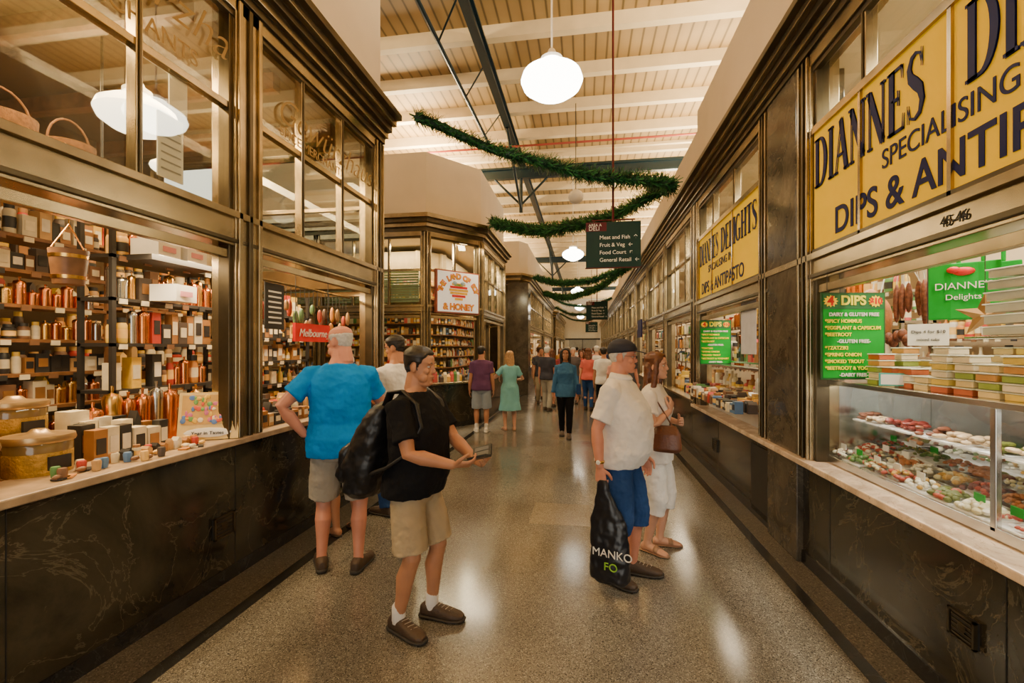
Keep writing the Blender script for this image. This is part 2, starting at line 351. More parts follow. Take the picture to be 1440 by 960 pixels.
row(b,2.3,3.3,-3.14,.99,.45,('tin','box','tin'),depth=1,w=(.09,.13),w_=[0,1,8,10])
for i in range(40):
    x=U(-2.72,-2.54); y=U(1.85,2.8); k=random.choice(['ell','cyl','slab'])
    if k=='ell': b.ell((x,y,1.043),(.015,.028,.014),pc([0,12,13]),8,5)
    elif k=='cyl': b.lathe((x,y,1.027),[(.018,0),(.022,.045),(.018,.055)],pc(),8)
    else: b.box((x-.025,y-.035,1.027),(x+.025,y+.035,1.036),pc([0,1,10,3]),U(0,1))
b.build('counter_goods',sp,smooth=True)
b=MB()
LID=mat('jar_lid',(.5,.33,.15),.3,.7); SP1=mat('spice_yellow',(.42,.24,.03),.5,var=.5,scale=30,bump=.8,bscale=90); CG=mat('jar_amber_glass',(.2,.13,.05),.08,spec=.8)
for i,(x,y,z) in enumerate(((-2.86,1.66,.99),(-2.86,1.99,.99),(-3.16,1.75,1.15),(-3.16,2.08,1.15),(-2.86,1.3,.99))):
    b.lathe((x,y,z),[(.12,0),(.136,.02),(.136,.15)],SP1,24); b.lathe((x,y,z+.15),[(.136,0),(.136,.05),(.11,.085)],CG,24); b.lathe((x,y,z+.01),[(.141,.0),(.141,.02)],LID,24)
    b.lathe((x,y,z+.2),[(.143,0),(.148,.012),(.143,.035),(.05,.045),(.03,.065)],LID,24)
    b.box((x+.125,y-.05,z+.06),(x+.142,y+.05,z+.13),DARK)
b.box((-3.3,1.2,.99),(-3.02,2.3,1.15),WOOD)
b.build('storage_jars',sp,smooth=True)
b=MB()
shelf_y(b,-3.62,-3.32,2.75,3.7,[1.05,1.38,1.72,2.05,2.36],w_=WARM,kinds=('box','tin','jar'),w=(.06,.1))
shelf_y(b,-3.62,-3.32,3.85,5.1,[1.05,1.3,1.55,1.8,2.05],w_=WARM,kinds=('box','jar','bottle'),w=(.06,.09))
b.build('display_rack',sp,smooth=True)
b=MB()
shelf_y(b,-5.0,-4.7,1.6,5.2,[.9,1.2,1.5,1.8,2.1,2.4,2.7,3.0,3.3],m=WOOD,w_=WARM,kinds=('box','jar','jar','bag'))
shelf_y(b,-4.3,-4.0,2.3,3.3,[1.0,1.25,1.5,1.75,2.0,2.25,2.5,2.8],m=WOOD,w_=WARM,kinds=('jar','box','tin'),w=(.06,.1))
b.build('wall_shelving',sp,smooth=True)
b=MB()
for (y,z) in ((2.9,2.37),(3.15,2.37),(2.95,2.52),(3.2,2.52),(3.05,2.05)): b.box((-3.34,y,z),(-3.12,y+.21,z+.13),WHITE,.1); b.box((-3.115,y+.05,z+.04),(-3.11,y+.16,z+.08),mat('pink',(.7,.3,.35)))
b.box((-3.35,2.85,2.33),(-3.1,3.45,2.37),DARK)
b.build('gift_boxes',sp)
b=MB(); b.lathe((-2.95,2.2,2.05),[(.07,0),(.09,.2),(.085,.2),(.08,.19)],WOOD,20); b.lathe((-2.95,2.2,2.08),[(.076,0),(.079,.02)],BRASS,20); b.lathe((-2.95,2.2,2.2),[(.087,0),(.089,.02)],BRASS,20)
b.rod((-2.95,2.11,2.25),(-2.95,2.2,2.4),.004,BRASS); b.rod((-2.95,2.29,2.25),(-2.95,2.2,2.4),.004,BRASS); b.rod((-2.95,2.2,2.4),(-2.95,2.2,2.6),.003,BRASS)
b.build('wooden_pail',sp,smooth=True)
b=MB(); RAT=mat('rattan',(.22,.09,.025),.7,var=.5,scale=40,bump=.8,bscale=120)
for (x,y,z,r) in ((-3.9,2.5,3.0,.17),(-3.95,2.95,3.0,.15),(-3.9,2.05,3.0,.17),(-3.9,1.6,3.0,.17)):
    b.lathe((x,y,z),[(r*.8,0),(r,.08),(r*1.05,.26),(r*.98,.26),(r*.9,.05)],RAT,20)
    for k in range(10):
        a0=math.pi*k/10;a1=math.pi*(k+1)/10; b.rod((x,y+r*math.cos(a0),z+.25+.2*math.sin(a0)),(x,y+r*math.cos(a1),z+.25+.2*math.sin(a1)),.008,RAT)
b.box((-4.2,1.4,2.96),(-3.7,3.2,3.0),WOOD); b.rod((-3.9,1.45,3.0),(-3.9,1.45,4.25),.01,DARK); b.rod((-3.9,3.15,3.0),(-3.9,3.15,4.25),.01,DARK)
b.build('wicker_baskets',sp,smooth=True)
M=Matrix.Translation((-2.66,2.87,1.03))@Matrix.Rotation(math.radians(28),4,'Z')@Matrix.Rotation(math.radians(-12),4,'X')
b=MB(); b.T=M; b.box((-.19,0,0),(.19,.015,.34),cm(.75,.55,.2)); b.box((-.17,-.003,.11),(.17,0,.32),cm(.6,.35,.08)); 
for i in range(60): b.ell((U(-.16,.16),-.005,U(.12,.31)),(U(.008,.022),.004,U(.01,.022)),cm(*random.choice([(.7,.1,.05),(.8,.5,.05),(.15,.35,.1),(.8,.7,.5),(.6,.15,.3),(.1,.2,.5)])),8,4)
b.ell((0,-.006,.05),(.15,.005,.035),WHITE,16,6); b.box((-.1,.012,0),(.1,.1,.02),WOOD)
b.build('picture_book',sp); text('Year in Tastes',M@Matrix.Translation((0,-.013,.035)),.035,BLK,sp,align='CENTER')
b=MB()
b.rod((-2.85,3.3,2.3),(-2.85,5.2,2.3),.012,METAL)
for i in range(24):
    y=3.4+i*.075; b.ell((-2.85+U(-.03,.03),y,2.1-U(0,.2)),(.025,.03,U(.05,.09)),cm(*random.choice([(.5,.05,.02),(.5,.2,.04),(.35,.2,.08),(.1,.2,.08),(.4,.06,.03),(.1,.05,.03)])),8,6); b.rod((-2.85,y,2.15),(-2.85,y,2.3),.003,DARK)
b.build('hanging_spices',sp,smooth=True)
b=MB(); b.box((-2.78,4.0,1.75),(-2.75,4.6,1.93),RED); b.rod((-2.76,4.02,1.93),(-2.76,4.02,2.43),.004,DARK); b.rod((-2.76,4.58,1.93),(-2.76,4.58,2.43),.004,DARK); b.build('red_banner',sp)
TL=segT((-2.55,-3.5),(-2.55,5.42))[0]
text('Melbourne',segT((-2.74,4.0),(-2.74,5))[0]@Matrix.Translation((.04,0,1.8)),.11,WHITE,sp,shear=.3)
b=MB(); b.box((-2.60,2.42,2.75),(-2.59,2.6,3.15),WHITE); b.box((-2.60,2.5,3.2),(-2.59,2.63,3.42),WHITE); b.box((-2.7,3.5,1.85),(-2.69,3.75,2.25),DARK)
for i in range(6): b.box((-2.588,2.44,2.8+i*.05),(-2.587,2.58,2.81+i*.05),cm(.3,.3,.3))
for i in range(7): b.box((-2.688,3.54,1.9+i*.045),(-2.687,3.71,1.915+i*.045),WHITE)
b.build('notice_sheet',sp)
GOLD=mat('gold_leaf',(.30,.19,.06),.4,.4)
text('Gewürzhaus',TL@Matrix.Translation((6.95,-.0,3.62)),.34,GOLD,sp,shear=.4,bold=-.004)
text('SPICE MERCHANTS',TL@Matrix.Translation((7.0,-.0,3.5)),.12,GOLD,sp)
text('Gewürzhaus',TL@Matrix.Translation((5.0,-.0,3.75)),.34,GOLD,sp,shear=.4,bold=-.004)
text('MERCHANTS',TL@Matrix.Translation((5.3,-.0,3.55)),.15,GOLD,sp)
def vent(root,T,u,z,s=.15):
    b=MB(); b.T=T; b.box((u-s*.6,-.015,z-s*.5),(u+s*.6,0,z+s*.5),DARK)
    for k in range(5): b.box((u-s*.45,-.022,z-s*.38+k*s*.17),(u+s*.45,-.015,z-s*.32+k*s*.17),METALD)
    b.ell((u,-.02,z),(s*.2,.006,s*.2),METALD,12,6)
    b.box((u-s*.62,-.025,z-s*.52),(u-s*.52,-.01,z+s*.52),METALD); b.box((u+s*.52,-.025,z-s*.52),(u+s*.62,-.01,z+s*.52),METALD)
    b.box((u-s*.62,-.025,z+s*.45),(u+s*.62,-.01,z+s*.52),METALD); b.box((u-s*.62,-.025,z-s*.52),(u+s*.62,-.01,z-s*.45),METALD)
    b.build('air_vent',root)
vent(sp,TL,6.38,.42)
OPAL=mat('opal_glass',(1,.93,.78),.3,var=.02,em=16); OPAL2=mat('opal_glass_dim',(1,.9,.7),.3,var=.02,em=5)
def lamp(x,y,z,ztop,s=1,parent=None,name='pendant_lamp',m=None):
    b=MB(); 
    pr=[(.04,.20),(.1,.19),(.11,.15),(.2,.12),(.285,.06),(.305,0),(.28,-.06),(.2,-.12),(.12,-.155),(.07,-.175),(.02,-.18)]
    pr=[(r*s,zz*s) for r,zz in pr][::-1]
    b.lathe((x,y,z),pr,m or OPAL,32); b.lathe((x,y,z+.19*s),[(.11*s,0),(.11*s,.03),(.06*s,.06),(.03*s,.12),(.01,.13)],WHITE,20); b.rod((x,y,z+.25*s),(x,y,ztop),.01,WHITE)
    return b.build(name,parent,smooth=True)
for yy in (4.5,12.9,21.3,29.7,38.1): lamp(-.32,yy,4.32,6.8)
lamp(-3.55,3.14,3.55,4.25,.9,sp,'interior_lamp',OPAL2); lamp(-4.6,4.4,3.7,4.25,.5,sp,'interior_lamp',OPAL2)
b=MB(); b.ell((-.18,9.6,4.85),(.16,.16,.15),WHITE,20,12); b.rod((-.18,9.6,4.98),(-.18,9.6,6.8),.008,DARK); b.build('ceiling_speaker',smooth=True)
# ---------------- deli stall (right, near)
ds=empty('deli_stall',(1.7,2,0))
RY=7.3
TR,LR=front(ds,(1.7,RY),(1.7,-3.5),zs=.80,rail=(2.18,2.38),zm=3.3,zt=3.88,cor=4.15,par=5.3,cols=[(.0,.2),(2.62,2.80),(3.42,3.60),(7.6,7.85)],mull=[.9,1.75,4.2,4.9,5.58,6.3,7.0],ledge=.1,cout=.2,ledgem=LEDGE,stone=[(2.82,3.4)],pdepth=3)
b=MB(); b.box((4.7,-3.5,0),(4.8,RY,4.0),CREAM); b.build('back_wall',ds)
b=MB(); b.box((1.695,4.55,.05),(1.688,5.0,.72),DARK); b.build('recess_shade_panel',ds)  # flush dark panel painted in for the shade of a recess under the ledge
vent(ds,TR,RY-2.35,.42,.12); vent(ds,TR,RY-6.3,.42)
def sign(root,T,u0,u1,divs):
    b=MB(); b.T=T; b.box((u0,-.02,2.40),(u1,.01,3.27),YEL)
    b.build('sign_panel',root)
    b=MB(); b.T=T
    for u in divs: b.box((u-.012,-.035,2.38),(u+.012,-.02,3.3),METAL)
    b.box((u0,-.04,3.26),(u1,-.0,3.31),METAL); b.box((u0,-.035,2.37),(u1,-.0,2.41),METALD)
    b.build('sign_frame',root)
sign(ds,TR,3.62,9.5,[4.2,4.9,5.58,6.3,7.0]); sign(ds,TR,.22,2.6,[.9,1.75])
for u in (3.64,4.98,6.4): serif('DIANNES',TR@Matrix.Translation((u,-.03,2.85)),.35,NAVY,ds,.63)
for u in (4.4,6.9): text('SPECIALISING IN',TR@Matrix.Translation((u,-.024,2.70)),.155,NAVY,ds,sx=.9)
for u in (3.9,6.2): text('DIPS & ANTIPASTO',TR@Matrix.Translation((u,-.024,2.46)),.25,NAVY,ds,bold=.003,sx=.95)
serif('DIANNES',TR@Matrix.Translation((.26,-.03,2.87)),.3,NAVY,ds,.62); serif('DELIGHTS',TR@Matrix.Translation((1.3,-.03,2.87)),.3,NAVY,ds,.72)
text('SPECIALISING IN',TR@Matrix.Translation((.7,-.024,2.72)),.14,NAVY,ds); text('DIPS & ANTIPASTO',TR@Matrix.Translation((.35,-.024,2.46)),.22,NAVY,ds,bold=.003,sx=.95)
text('45-46',TR@Matrix.Translation((4.85,-.036,2.25)),.07,BLK,ds)
# fridge display
b=MB()
b.box((1.78,.2,.846),(2.5,3.72,.88),WHITE); b.box((2.47,.2,.88),(2.5,3.72,1.43),STEEL)
b.box((1.76,.2,1.42),(2.55,3.74,1.45),STEEL); b.box((1.765,.2,.85),(1.79,3.74,.9),STEEL)
for yy in (3.72,2.3,.9): b.box((1.765,yy-.015,.88),(1.79,yy+.015,1.42),STEEL)
b.box((1.78,3.72,.88),(2.5,3.74,1.42),STEEL)
b.box((1.85,.2,1.16),(2.1,3.7,1.17),GLASS2)
b.build('display_fridge',ds,bevel=.003)
area('fridge_fill',(1.87,1.95,1.405),.05,3.4,20,(1,.93,.8),parent=ds)  # added fill strip that brightens the food behind the glass
b=MB(); b.box((1.77,.22,.9),(1.775,3.7,1.42),GLASS2); b.build('fridge_glass',ds)
b=MB(); FOOD=[(.12,.14,.02),(.03,.025,.03),(.4,.05,.02),(.2,.2,.03),(.6,.52,.3),(.35,.12,.03),(.75,.7,.55),(.08,.16,.03),(.5,.28,.05),(.15,.03,.02)]
y=.3; 
while y<3.6:
    for j in range(4):
        x=1.86+j*.16; z=.885+j*.035
        b.box((x-.07,y,z-.005),(x+.07,y+.17,z+.02),STEEL if R()<.5 else WHITE)
        c=cm(*random.choice(FOOD)); c2=cm(*random.choice(FOOD)); big=U(.010,.02)
        for k in range(34):
            dx=U(-.06,.06); dy=U(.01,.16); hh=.05*(1-(dx/.075)**2)*(1-((dy-.085)/.1)**2)
            b.ell((x+dx,y+dy,z+.02+hh),(big*U(.8,1.2),big*U(.8,1.3),big*.8),c if R()<.7 else c2,7,5)
        if R()<.6: b.box((x-.02,y+.05,z+.07),(x-.015,y+.11,z+.11),WHITE if R()<.6 else SGREEN)
    y+=.19
for i in range(22):
    yy=.4+i*.15; c=cm(*random.choice([(.35,.04,.03),(.4,.12,.06),(.2,.03,.02),(.18,.06,.03),(.5,.35,.2),(.1,.12,.03)]))
    b.box((1.9,yy-.06,1.17),(2.08,yy+.06,1.18),WHITE)
    for k in range(16): b.ell((1.98+U(-.07,.07),yy+U(-.05,.05),1.19+U(0,.04)),(.022,.022,.012),c,9,5)
b.build('deli_food',ds,smooth=True)
b=MB(); LIDM=mat('tub_lid',(.7,.72,.62),.2)
for i in range(15):
    yy=1.3+i*.14; 
    for j in range(3):
        for k in range(random.choice([2,3,4,5,6])):
            x=1.88+j*.14+U(-.01,.01); z=1.45+k*.04; c=cm(*random.choice([(.75,.55,.1),(.3,.4,.08),(.6,.3,.08),(.75,.6,.3),(.8,.7,.5),(.5,.12,.04)]))
            b.box((x-.045,yy-.055,z),(x+.045,yy+.055,z+.03),c,U(-.06,.06)); b.box((x-.051,yy-.062,z+.03),(x+.051,yy+.062,z+.038),LIDM)
b.build('dip_tubs',ds,bevel=.004)
b=MB(); b.rod((2.5,.5,2.32),(2.5,4.6,2.32),.012,STEEL)
for yy in (.5,2.5,4.6): b.rod((2.5,yy,2.32),(2.5,yy,3.88),.008,STEEL)
HAM=mat('ham_skin',(.42,.16,.05),.4,var=.4,scale=14,bump=.5); SAL=mat('salami_skin',(.22,.07,.035),.5,var=.6,scale=40,bump=.5)
for i in range(11):
    yy=3.62+i*.05; ln=U(.10,.19); xx=2.5+U(-.06,.06); b.rod((2.5,yy,2.32),(xx,yy,2.2),.003,WHITE)
    b.ell((xx,yy,2.2-ln),(.024,.024,ln),SAL,12,8)
for i in range(8):
    yy=3.75+i*.055; b.ell((2.44,yy,1.72+U(0,.1)),(.035,.03,.05),SAL,10,8)
b.ell((2.47,4.42,1.98),(.11,.09,.22),HAM,14,10); b.ell((2.44,4.27,1.93),(.10,.09,.19),HAM,14,10); b.rod((2.48,4.42,2.1),(2.5,4.42,2.32),.005,WHITE); b.rod((2.45,4.27,2.1),(2.5,4.27,2.32),.005,WHITE)
b.build('hanging_salami',ds,smooth=True)
BAGG=mat('bag_green',(.005,.33,.03),.6,bump=.5,bscale=9,spec=.2)
b=MB()
MG=Matrix.Translation((2.40,3.34,1.87))@Matrix.Rotation(math.radians(-36),4,'Z')@Matrix.Scale(1.12,4)
for k,(ox,oy) in enumerate(((0,0),(.08,.09))):
    b.T=MG@Matrix.Translation((ox,oy,0))
    b.prism([(-.15,-.02),(-.05,-.035),(.06,-.02),(.15,-.03),(.15,.02),(-.15,.025)],0,.32,BAGG)
    for sx in (-.1,.08): b.box((sx-.01,-.012,.32),(sx+.01,.0,.42),BAGG)
b.T=Matrix(); b.build('green_tote_bags',ds,bevel=.012)
text("DIANNE'S",MG@Matrix.Translation((0,-.04,.17)),.055,WHITE,ds,align='CENTER'); text("Delights",MG@Matrix.Translation((0,-.04,.11)),.045,WHITE,ds,align='CENTER')
b=MB(); b.T=MG; b.ell((.0,-.03,.27),(.05,.02,.025),RED,10,6); b.ell((-.04,-.04,.28),(.03,.02,.02),RED,10,6); b.T=Matrix(); b.build('red_bow',ds,smooth=True)
b=MB(); b.T=Matrix.Translation((2.25,2.98,1.87))@Matrix.Rotation(math.radians(-38),4,'Z'); pts=[]
for i in range(10):
    a=math.pi/2+i*math.pi/5; r=.13 if i%2==0 else .052; pts.append((r*math.cos(a),0,r*math.sin(a)))
b.add(pts+[(0,-.03,0),(0,.03,0)],[(i,(i+1)%10,10) for i in range(10)]+[((i+1)%10,i,11) for i in range(10)],mat('star_bronze',(.35,.2,.08),.4,.7)); b.rod((0,0,.12),(0,0,.45),.002,DARK); b.build('star_ornament',ds)
b=MB(); 
shelf_y(b,4.3,4.6,1.0,6.9,[1.0,1.4,1.8,2.2],m=STEEL,front=-1,kinds=('box','jar','bottle'))
shelf_y(b,3.0,3.3,4.9,6.9,[.9,1.25,1.6,1.95,2.25],m=STEEL,front=-1)
b.build('back_shelving',ds,smooth=True)
b=MB(); b.box((2.8,-.5,0),(3.2,4.3,.95),STEEL); b.box((2.85,1.2,.95),(3.15,1.7,1.35),WHITE); b.lathe((3.0,2.4,.95),[(.12,0),(.14,.1),(.1,.3),(.02,.34)],STEEL,16); b.build('prep_bench',ds,bevel=.01)
b=MB(); CT=mat('clear_tub',(.62,.6,.52),.15)
for k in range(6): b.box((2.1+k*.01,2.5-k*.02,1.75+k*.06),(2.36,2.8,1.79+k*.06),CT,.05*k); b.box((2.09+k*.01,2.49-k*.02,1.79+k*.06),(2.37,2.81,1.797+k*.06),WHITE,.05*k)
b.box((2.05,1.9,1.73),(2.4,2.85,1.745),STEEL); b.rod((2.38,1.92,1.45),(2.38,1.92,1.73),.01,STEEL); b.rod((2.38,2.83,1.45),(2.38,2.83,1.73),.01,STEEL); b.build('container_stack',ds,bevel=.004)
b=MB(); b.box((1.8,4.6,.846),(2.4,7.05,1.05),WHITE); row(b,4.65,7.0,1.86,1.05,.16,('box','jar','bag'),depth=4,w=(.07,.12),face=(-1,0)); 
b.box((1.9,4.6,1.5),(2.2,6.9,1.52),STEEL); row(b,4.65,6.9,2.0,1.52,.3,('box','bottle','jar'),w=(.07,.12),face=(-1,0)); b.build('counter_goods',ds,smooth=True)
b=MB(); b.box((1.735,5.0,1.62),(1.74,5.45,2.3),mat('notice_paper',(.6,.62,.7),.6)); b.build('notice_sheet',ds)
b=MB(); b.box((1.745,4.55,1.05),(1.75,7.05,1.45),GLASS2); b.box((1.74,4.55,1.45),(1.9,7.05,1.47),STEEL); b.build('counter_glass',ds)
def poster(x0,x1,y,z0,z1,root):
    yaw=math.radians(9); T=Matrix.Translation((x0,y,0))@Matrix.Rotation(yaw,4,'Z'); w=x1-x0; h=z1-z0
    b=MB(); b.T=T; b.box((0,0,z0),(w,.008,z1),cm(.02,.1,.03)); b.box((.012,-.003,z0+.012),(w-.012,0,z1-.012),SGREEN); b.box((.012,-.005,z1-h*.19),(w-.012,-.003,z1-.012),cm(.02,.15,.05))
    for cx in (.14,.84):
        n=12; pts=[]
        for i in range(2*n):
            a=i*math.pi/n; r=(.07 if i%2 else .1)*w*1.2; pts.append((w*cx+r*math.cos(a),-.007,z1-h*.1+r*math.sin(a)*.8))
        b.add(pts,[tuple(range(2*n))],YEL)
    b.rod((w*.1,.004,z1),(w*.1,.004,2.2),.002,DARK); b.rod((w*.3,.004,z1),(w*.3,.004,2.2),.002,DARK)
    b.build('dips_poster',root)
    C=lambda u,z:T@Matrix.Translation((u,-.008,z))
    text('4',C(w*.14,z1-h*.145),w*.2,RED,root,align='CENTER',bold=.003); text('DIPS',C(w*.49,z1-h*.14),w*.2,PYEL,root,align='CENTER',bold=.003); text('$10',C(w*.84,z1-h*.13),w*.13,RED,root,align='CENTER',bold=.002)
    for i,t in enumerate(['DAIRY & GLUTEN FREE','*SPICY HOMMUS','*EGGPLANT & CAPSICUM','*BEETROOT','-GLUTEN FREE-','*TZATZIKI','*SPRING ONION','*SMOKED TROUT','*BEETROOT & YOGHURT','-DAIRY FREE-']):
        cen=i in(0,4,9); text(t,C(w*.5 if cen else w*.05,z1-h*(.27+i*.077)),w*.076,WHITE if cen else PYEL,root,align='CENTER' if cen else 'LEFT',bold=.001)
poster(1.585,2.02,3.38,1.47,2.06,ds); poster(1.52,1.94,6.4,1.47,2.06,ds)
b=MB(); b.T=Matrix.Translation((1.80,3.0,1.46))@Matrix.Rotation(math.radians(-20),4,'Z'); b.box((-.07,0,0),(.07,.01,.075),mat('teal',(.05,.4,.35))); b.box((-.062,-.002,.008),(.062,0,.067),WHITE); b.build('price_card',ds)
MP=Matrix.Translation((2.2,3.34,1.70))@Matrix.Rotation(math.radians(-30),4,'Z')
b=MB(); b.T=MP; b.box((-.1,0,0),(.1,.01,.14),WHITE); b.rod((0,.01,.13),(0,.01,.6),.003,DARK); b.build('price_card',ds)
text('Dips 4 for $10',MP@Matrix.Translation((0,-.004,.08)),.028,BLK,ds,align='CENTER'); text('mixed tubs',MP@Matrix.Translation((0,-.004,.03)),.025,BLK,ds,align='CENTER')
# ---------------- right far stalls
ys=7.3; k=0
while ys<46:
    ye=min(ys+8.2,47.5); e=empty('market_stall',(1.7,ys,0)); Ls=ye-ys; n=3
    cols=[(Ls*i/n,Ls*i/n+.2) for i in range(n)]+[(Ls-.2,Ls)]
    mu=[Ls*(i+.35)/n+.1 for i in range(n)]+[Ls*(i+.67)/n+.1 for i in range(n)]
    T,_=front(e,(1.7,ye),(1.7,ys),zs=.85,rail=(2.25,2.45),zm=3.2,zt=3.88,cor=4.15,par=(5.0 if k%2==0 else 5.2),cols=cols,mull=mu,ledge=.08,cout=.2,pdepth=3)
    b=MB(); b.box((4.0,ys,0),(4.1,ye,3.9),CREAM); b.build('back_wall',e)
    b=MB(); shelf_y(b,2.9,3.2,ys+.3,ye-.3,[.9,1.3,1.7,2.1,2.5],m=WOOD,front=-1,w=(.14,.25)); row(b,ys+.3,ye-.3,1.95,.9,.4,('box','jar','bottle'),w=(.15,.25),face=(-1,0)); b.build('goods',e)
    area('stall_light',(2.6,(ys+ye)/2,3.8),.15,6,180,(1,.8,.52),parent=e)
    if k==0:
        b=MB(); b.box((1.55,13.0,2.0),(1.58,13.9,2.5),NAVY); b.build('blue_sign',e)
    ys=ye; k+=1
# ---------------- left kiosk
def offs(poly,d):
    n=len(poly); out=[]
    for i in range(n):
        p=V(poly[i]);a=(V(poly[i])-V(poly[i-1])).normalized(); c=(V(poly[(i+1)%n])-p).normalized()
        n1=V((a.y,-a.x)); n2=V((c.y,-c.x)); m=(n1+n2).normalized(); out.append(tuple(p+m*d/max(.3,m.dot(n1))))
    return out
def kiosk(name,poly,faces,par,zt=4.08,cor=4.4):
    e=empty(name,(poly[faces[0]][0],poly[faces[0]][1],0)); n=len(poly)
    for i in faces:
        P,Q=poly[i],poly[(i+1)%n]; Lf=math.dist(P,Q); m=max(1,round(Lf/1.6))
        cols=[(0,.09),(Lf-.09,Lf)]; 
        if Lf>3.4: cols.append((Lf/2-.08,Lf/2+.08))
        mu=[Lf*j/(m*2) for j in range(1,m*2)]
        front(e,P,Q,zs=.92,rail=(2.4,2.58),zm=3.3,zt=zt,cor=0,par=0,cols=cols,mull=mu,ledge=.06)
    b=MB()
    for j in range(4): b.prism(offs(poly,.05+.06*j),zt+(cor-zt)*j/4,zt+(cor-zt)*(j+1)/4,METAL if j%2 else METALD)
    b.build('cornice',e)
    b=MB(); b.prism(poly,cor,par,CREAM); b.build('parapet',e)
    b=MB(); q=offs(poly,-.13); b.prism(q,zt-.06,zt-.01,CREAM); b.build('stall_ceiling',e)
    return e
poly=[(-8,8.9),(-3.2,8.9),(-2.3,10.0),(-2.3,12.9),(-3.0,13.9),(-8,13.9)]
ki=kiosk('honey_kiosk',poly,[0,1,2,3],5.7)
b=MB(); 
qq=offs(poly,-.75); 
for i in (0,1,2):
    P,Q=qq[i],qq[i+1]; T,Lq=segT(P,Q); b.T=T
    b.box((0,.25,0),(Lq,.3,3.9),mat('kiosk_inner',(.3,.21,.1),.6))
    for z in (1.0,1.25,1.5,1.75,2.0,2.25,2.5,2.8,3.1):
        b.box((0,0,z-.02),(Lq,.25,z),WOOD); row(b,0,Lq,.08,z,.22,('box','jar','bottle','bag'),'X',(.06,.1),face=(0,-1))
    b.box((0,-.55,.9),(Lq,-.1,.96),STEEL); row(b,0,Lq,-.4,.96,.25,('box','jar','bag'),'X',(.06,.1),face=(0,-1),depth=2)
b.T=Matrix(); b.build('goods',ki)
SHG=mat('shutter_green',(.25,.33,.22),.5); b=MB()
for k in range(12): b.box((-7.8,9.02,2.65+k*.055),(-3.4,9.05,2.69+k*.055),SHG)
b.build('blinds',ki)
area('stall_light',(-3.5,9.6,3.95),3,.15,180,(1,.8,.5),parent=ki); area('stall_light',(-2.75,11.4,3.95),.15,2.5,150,(1,.8,.5),parent=ki)
T,Lc=segT((-3.2,8.9),(-2.3,10.0))
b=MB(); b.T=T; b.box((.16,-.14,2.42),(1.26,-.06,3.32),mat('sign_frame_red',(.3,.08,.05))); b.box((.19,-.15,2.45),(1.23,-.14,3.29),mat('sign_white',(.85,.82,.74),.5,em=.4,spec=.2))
HY=cm(.9,.5,.02)
for i in range(6):
    w=[.1,.17,.22,.24,.22,.17][i]; b.box((.71-w,-.158,2.70+i*.062) ,(.71+w,-.15,2.75+i*.062),HY if i%3!=1 else RED)
for sx in (-1,1): b.ell((.71+sx*.10,-.155,3.06),(.06,.008,.045),cm(.35,.5,.6),10,6)
b.box((.6,-.158,3.0),(.82,-.15,3.04),cm(.2,.5,.15))
b.build('kiosk_sign',ki)
s_='THE LAND OF SOY'
for i,ch in enumerate(s_):
    a=math.radians(165-i*150/(len(s_)-1)); MM=T@Matrix.Translation((.71+.42*math.cos(a),-.152,2.80+.35*math.sin(a)))@Matrix.Rotation(-(a-math.pi/2),4,'Y')
    text(ch,MM,.16,RED,ki,align='CENTER',bold=.012); text(ch,MM@Matrix.Translation((0,-.004,0)),.16,HY,ki,align='CENTER',bold=.001)
MM=T@Matrix.Translation((.71,-.152,2.5)); text('& HONEY',MM,.18,RED,ki,align='CENTER',bold=.012); text('& HONEY',MM@Matrix.Translation((0,-.004,0)),.18,HY,ki,align='CENTER',bold=.001)
# ---------------- far left stalls
poly=[(-8,16.4),(-2.35,16.4),(-2.1,16.9),(-2.1,30),(-8,30)]
k2=kiosk('market_stall',poly,[2],5.6)
b=MB(); b.box((-2.75,16.25,0),(-2.0,16.95,4.05),MARB2); b.build('pilaster',k2,bevel=.01)
b=MB(); b.box((-8,16.4,0),(-2.7,16.6,4.0),METALD); b.build('side_wall',k2)
b=MB(); shelf_y(b,-3.6,-3.3,17,29.6,[.95,1.35,1.75,2.15,2.55,2.95],m=WOOD,w=(.16,.28)); row(b,17.1,29.8,-2.4,.97,.4,('box','jar','bottle'),w=(.16,.26)); b.box((-4.2,17,0),(-4.1,29.8,4),CREAM); b.build('goods',k2)
area('stall_light',(-2.9,23,3.95),.15,12,360,(1,.8,.52),parent=k2)
poly=[(-8,33),(-2.4,33),(-2.1,33.4),(-2.1,47.5),(-8,47.5)]
k3=kiosk('market_stall',poly,[0,1,2],5.6)
b=MB(); shelf_y(b,-3.6,-3.3,33.5,47,[.95,1.5,2.1],m=WOOD,w=(.25,.4)); b.box((-4.2,33.4,0),(-4.1,47.4,4),CREAM); b.build('goods',k3)
area('stall_light',(-2.9,40,3.95),.15,12,360,(1,.8,.52),parent=k3)
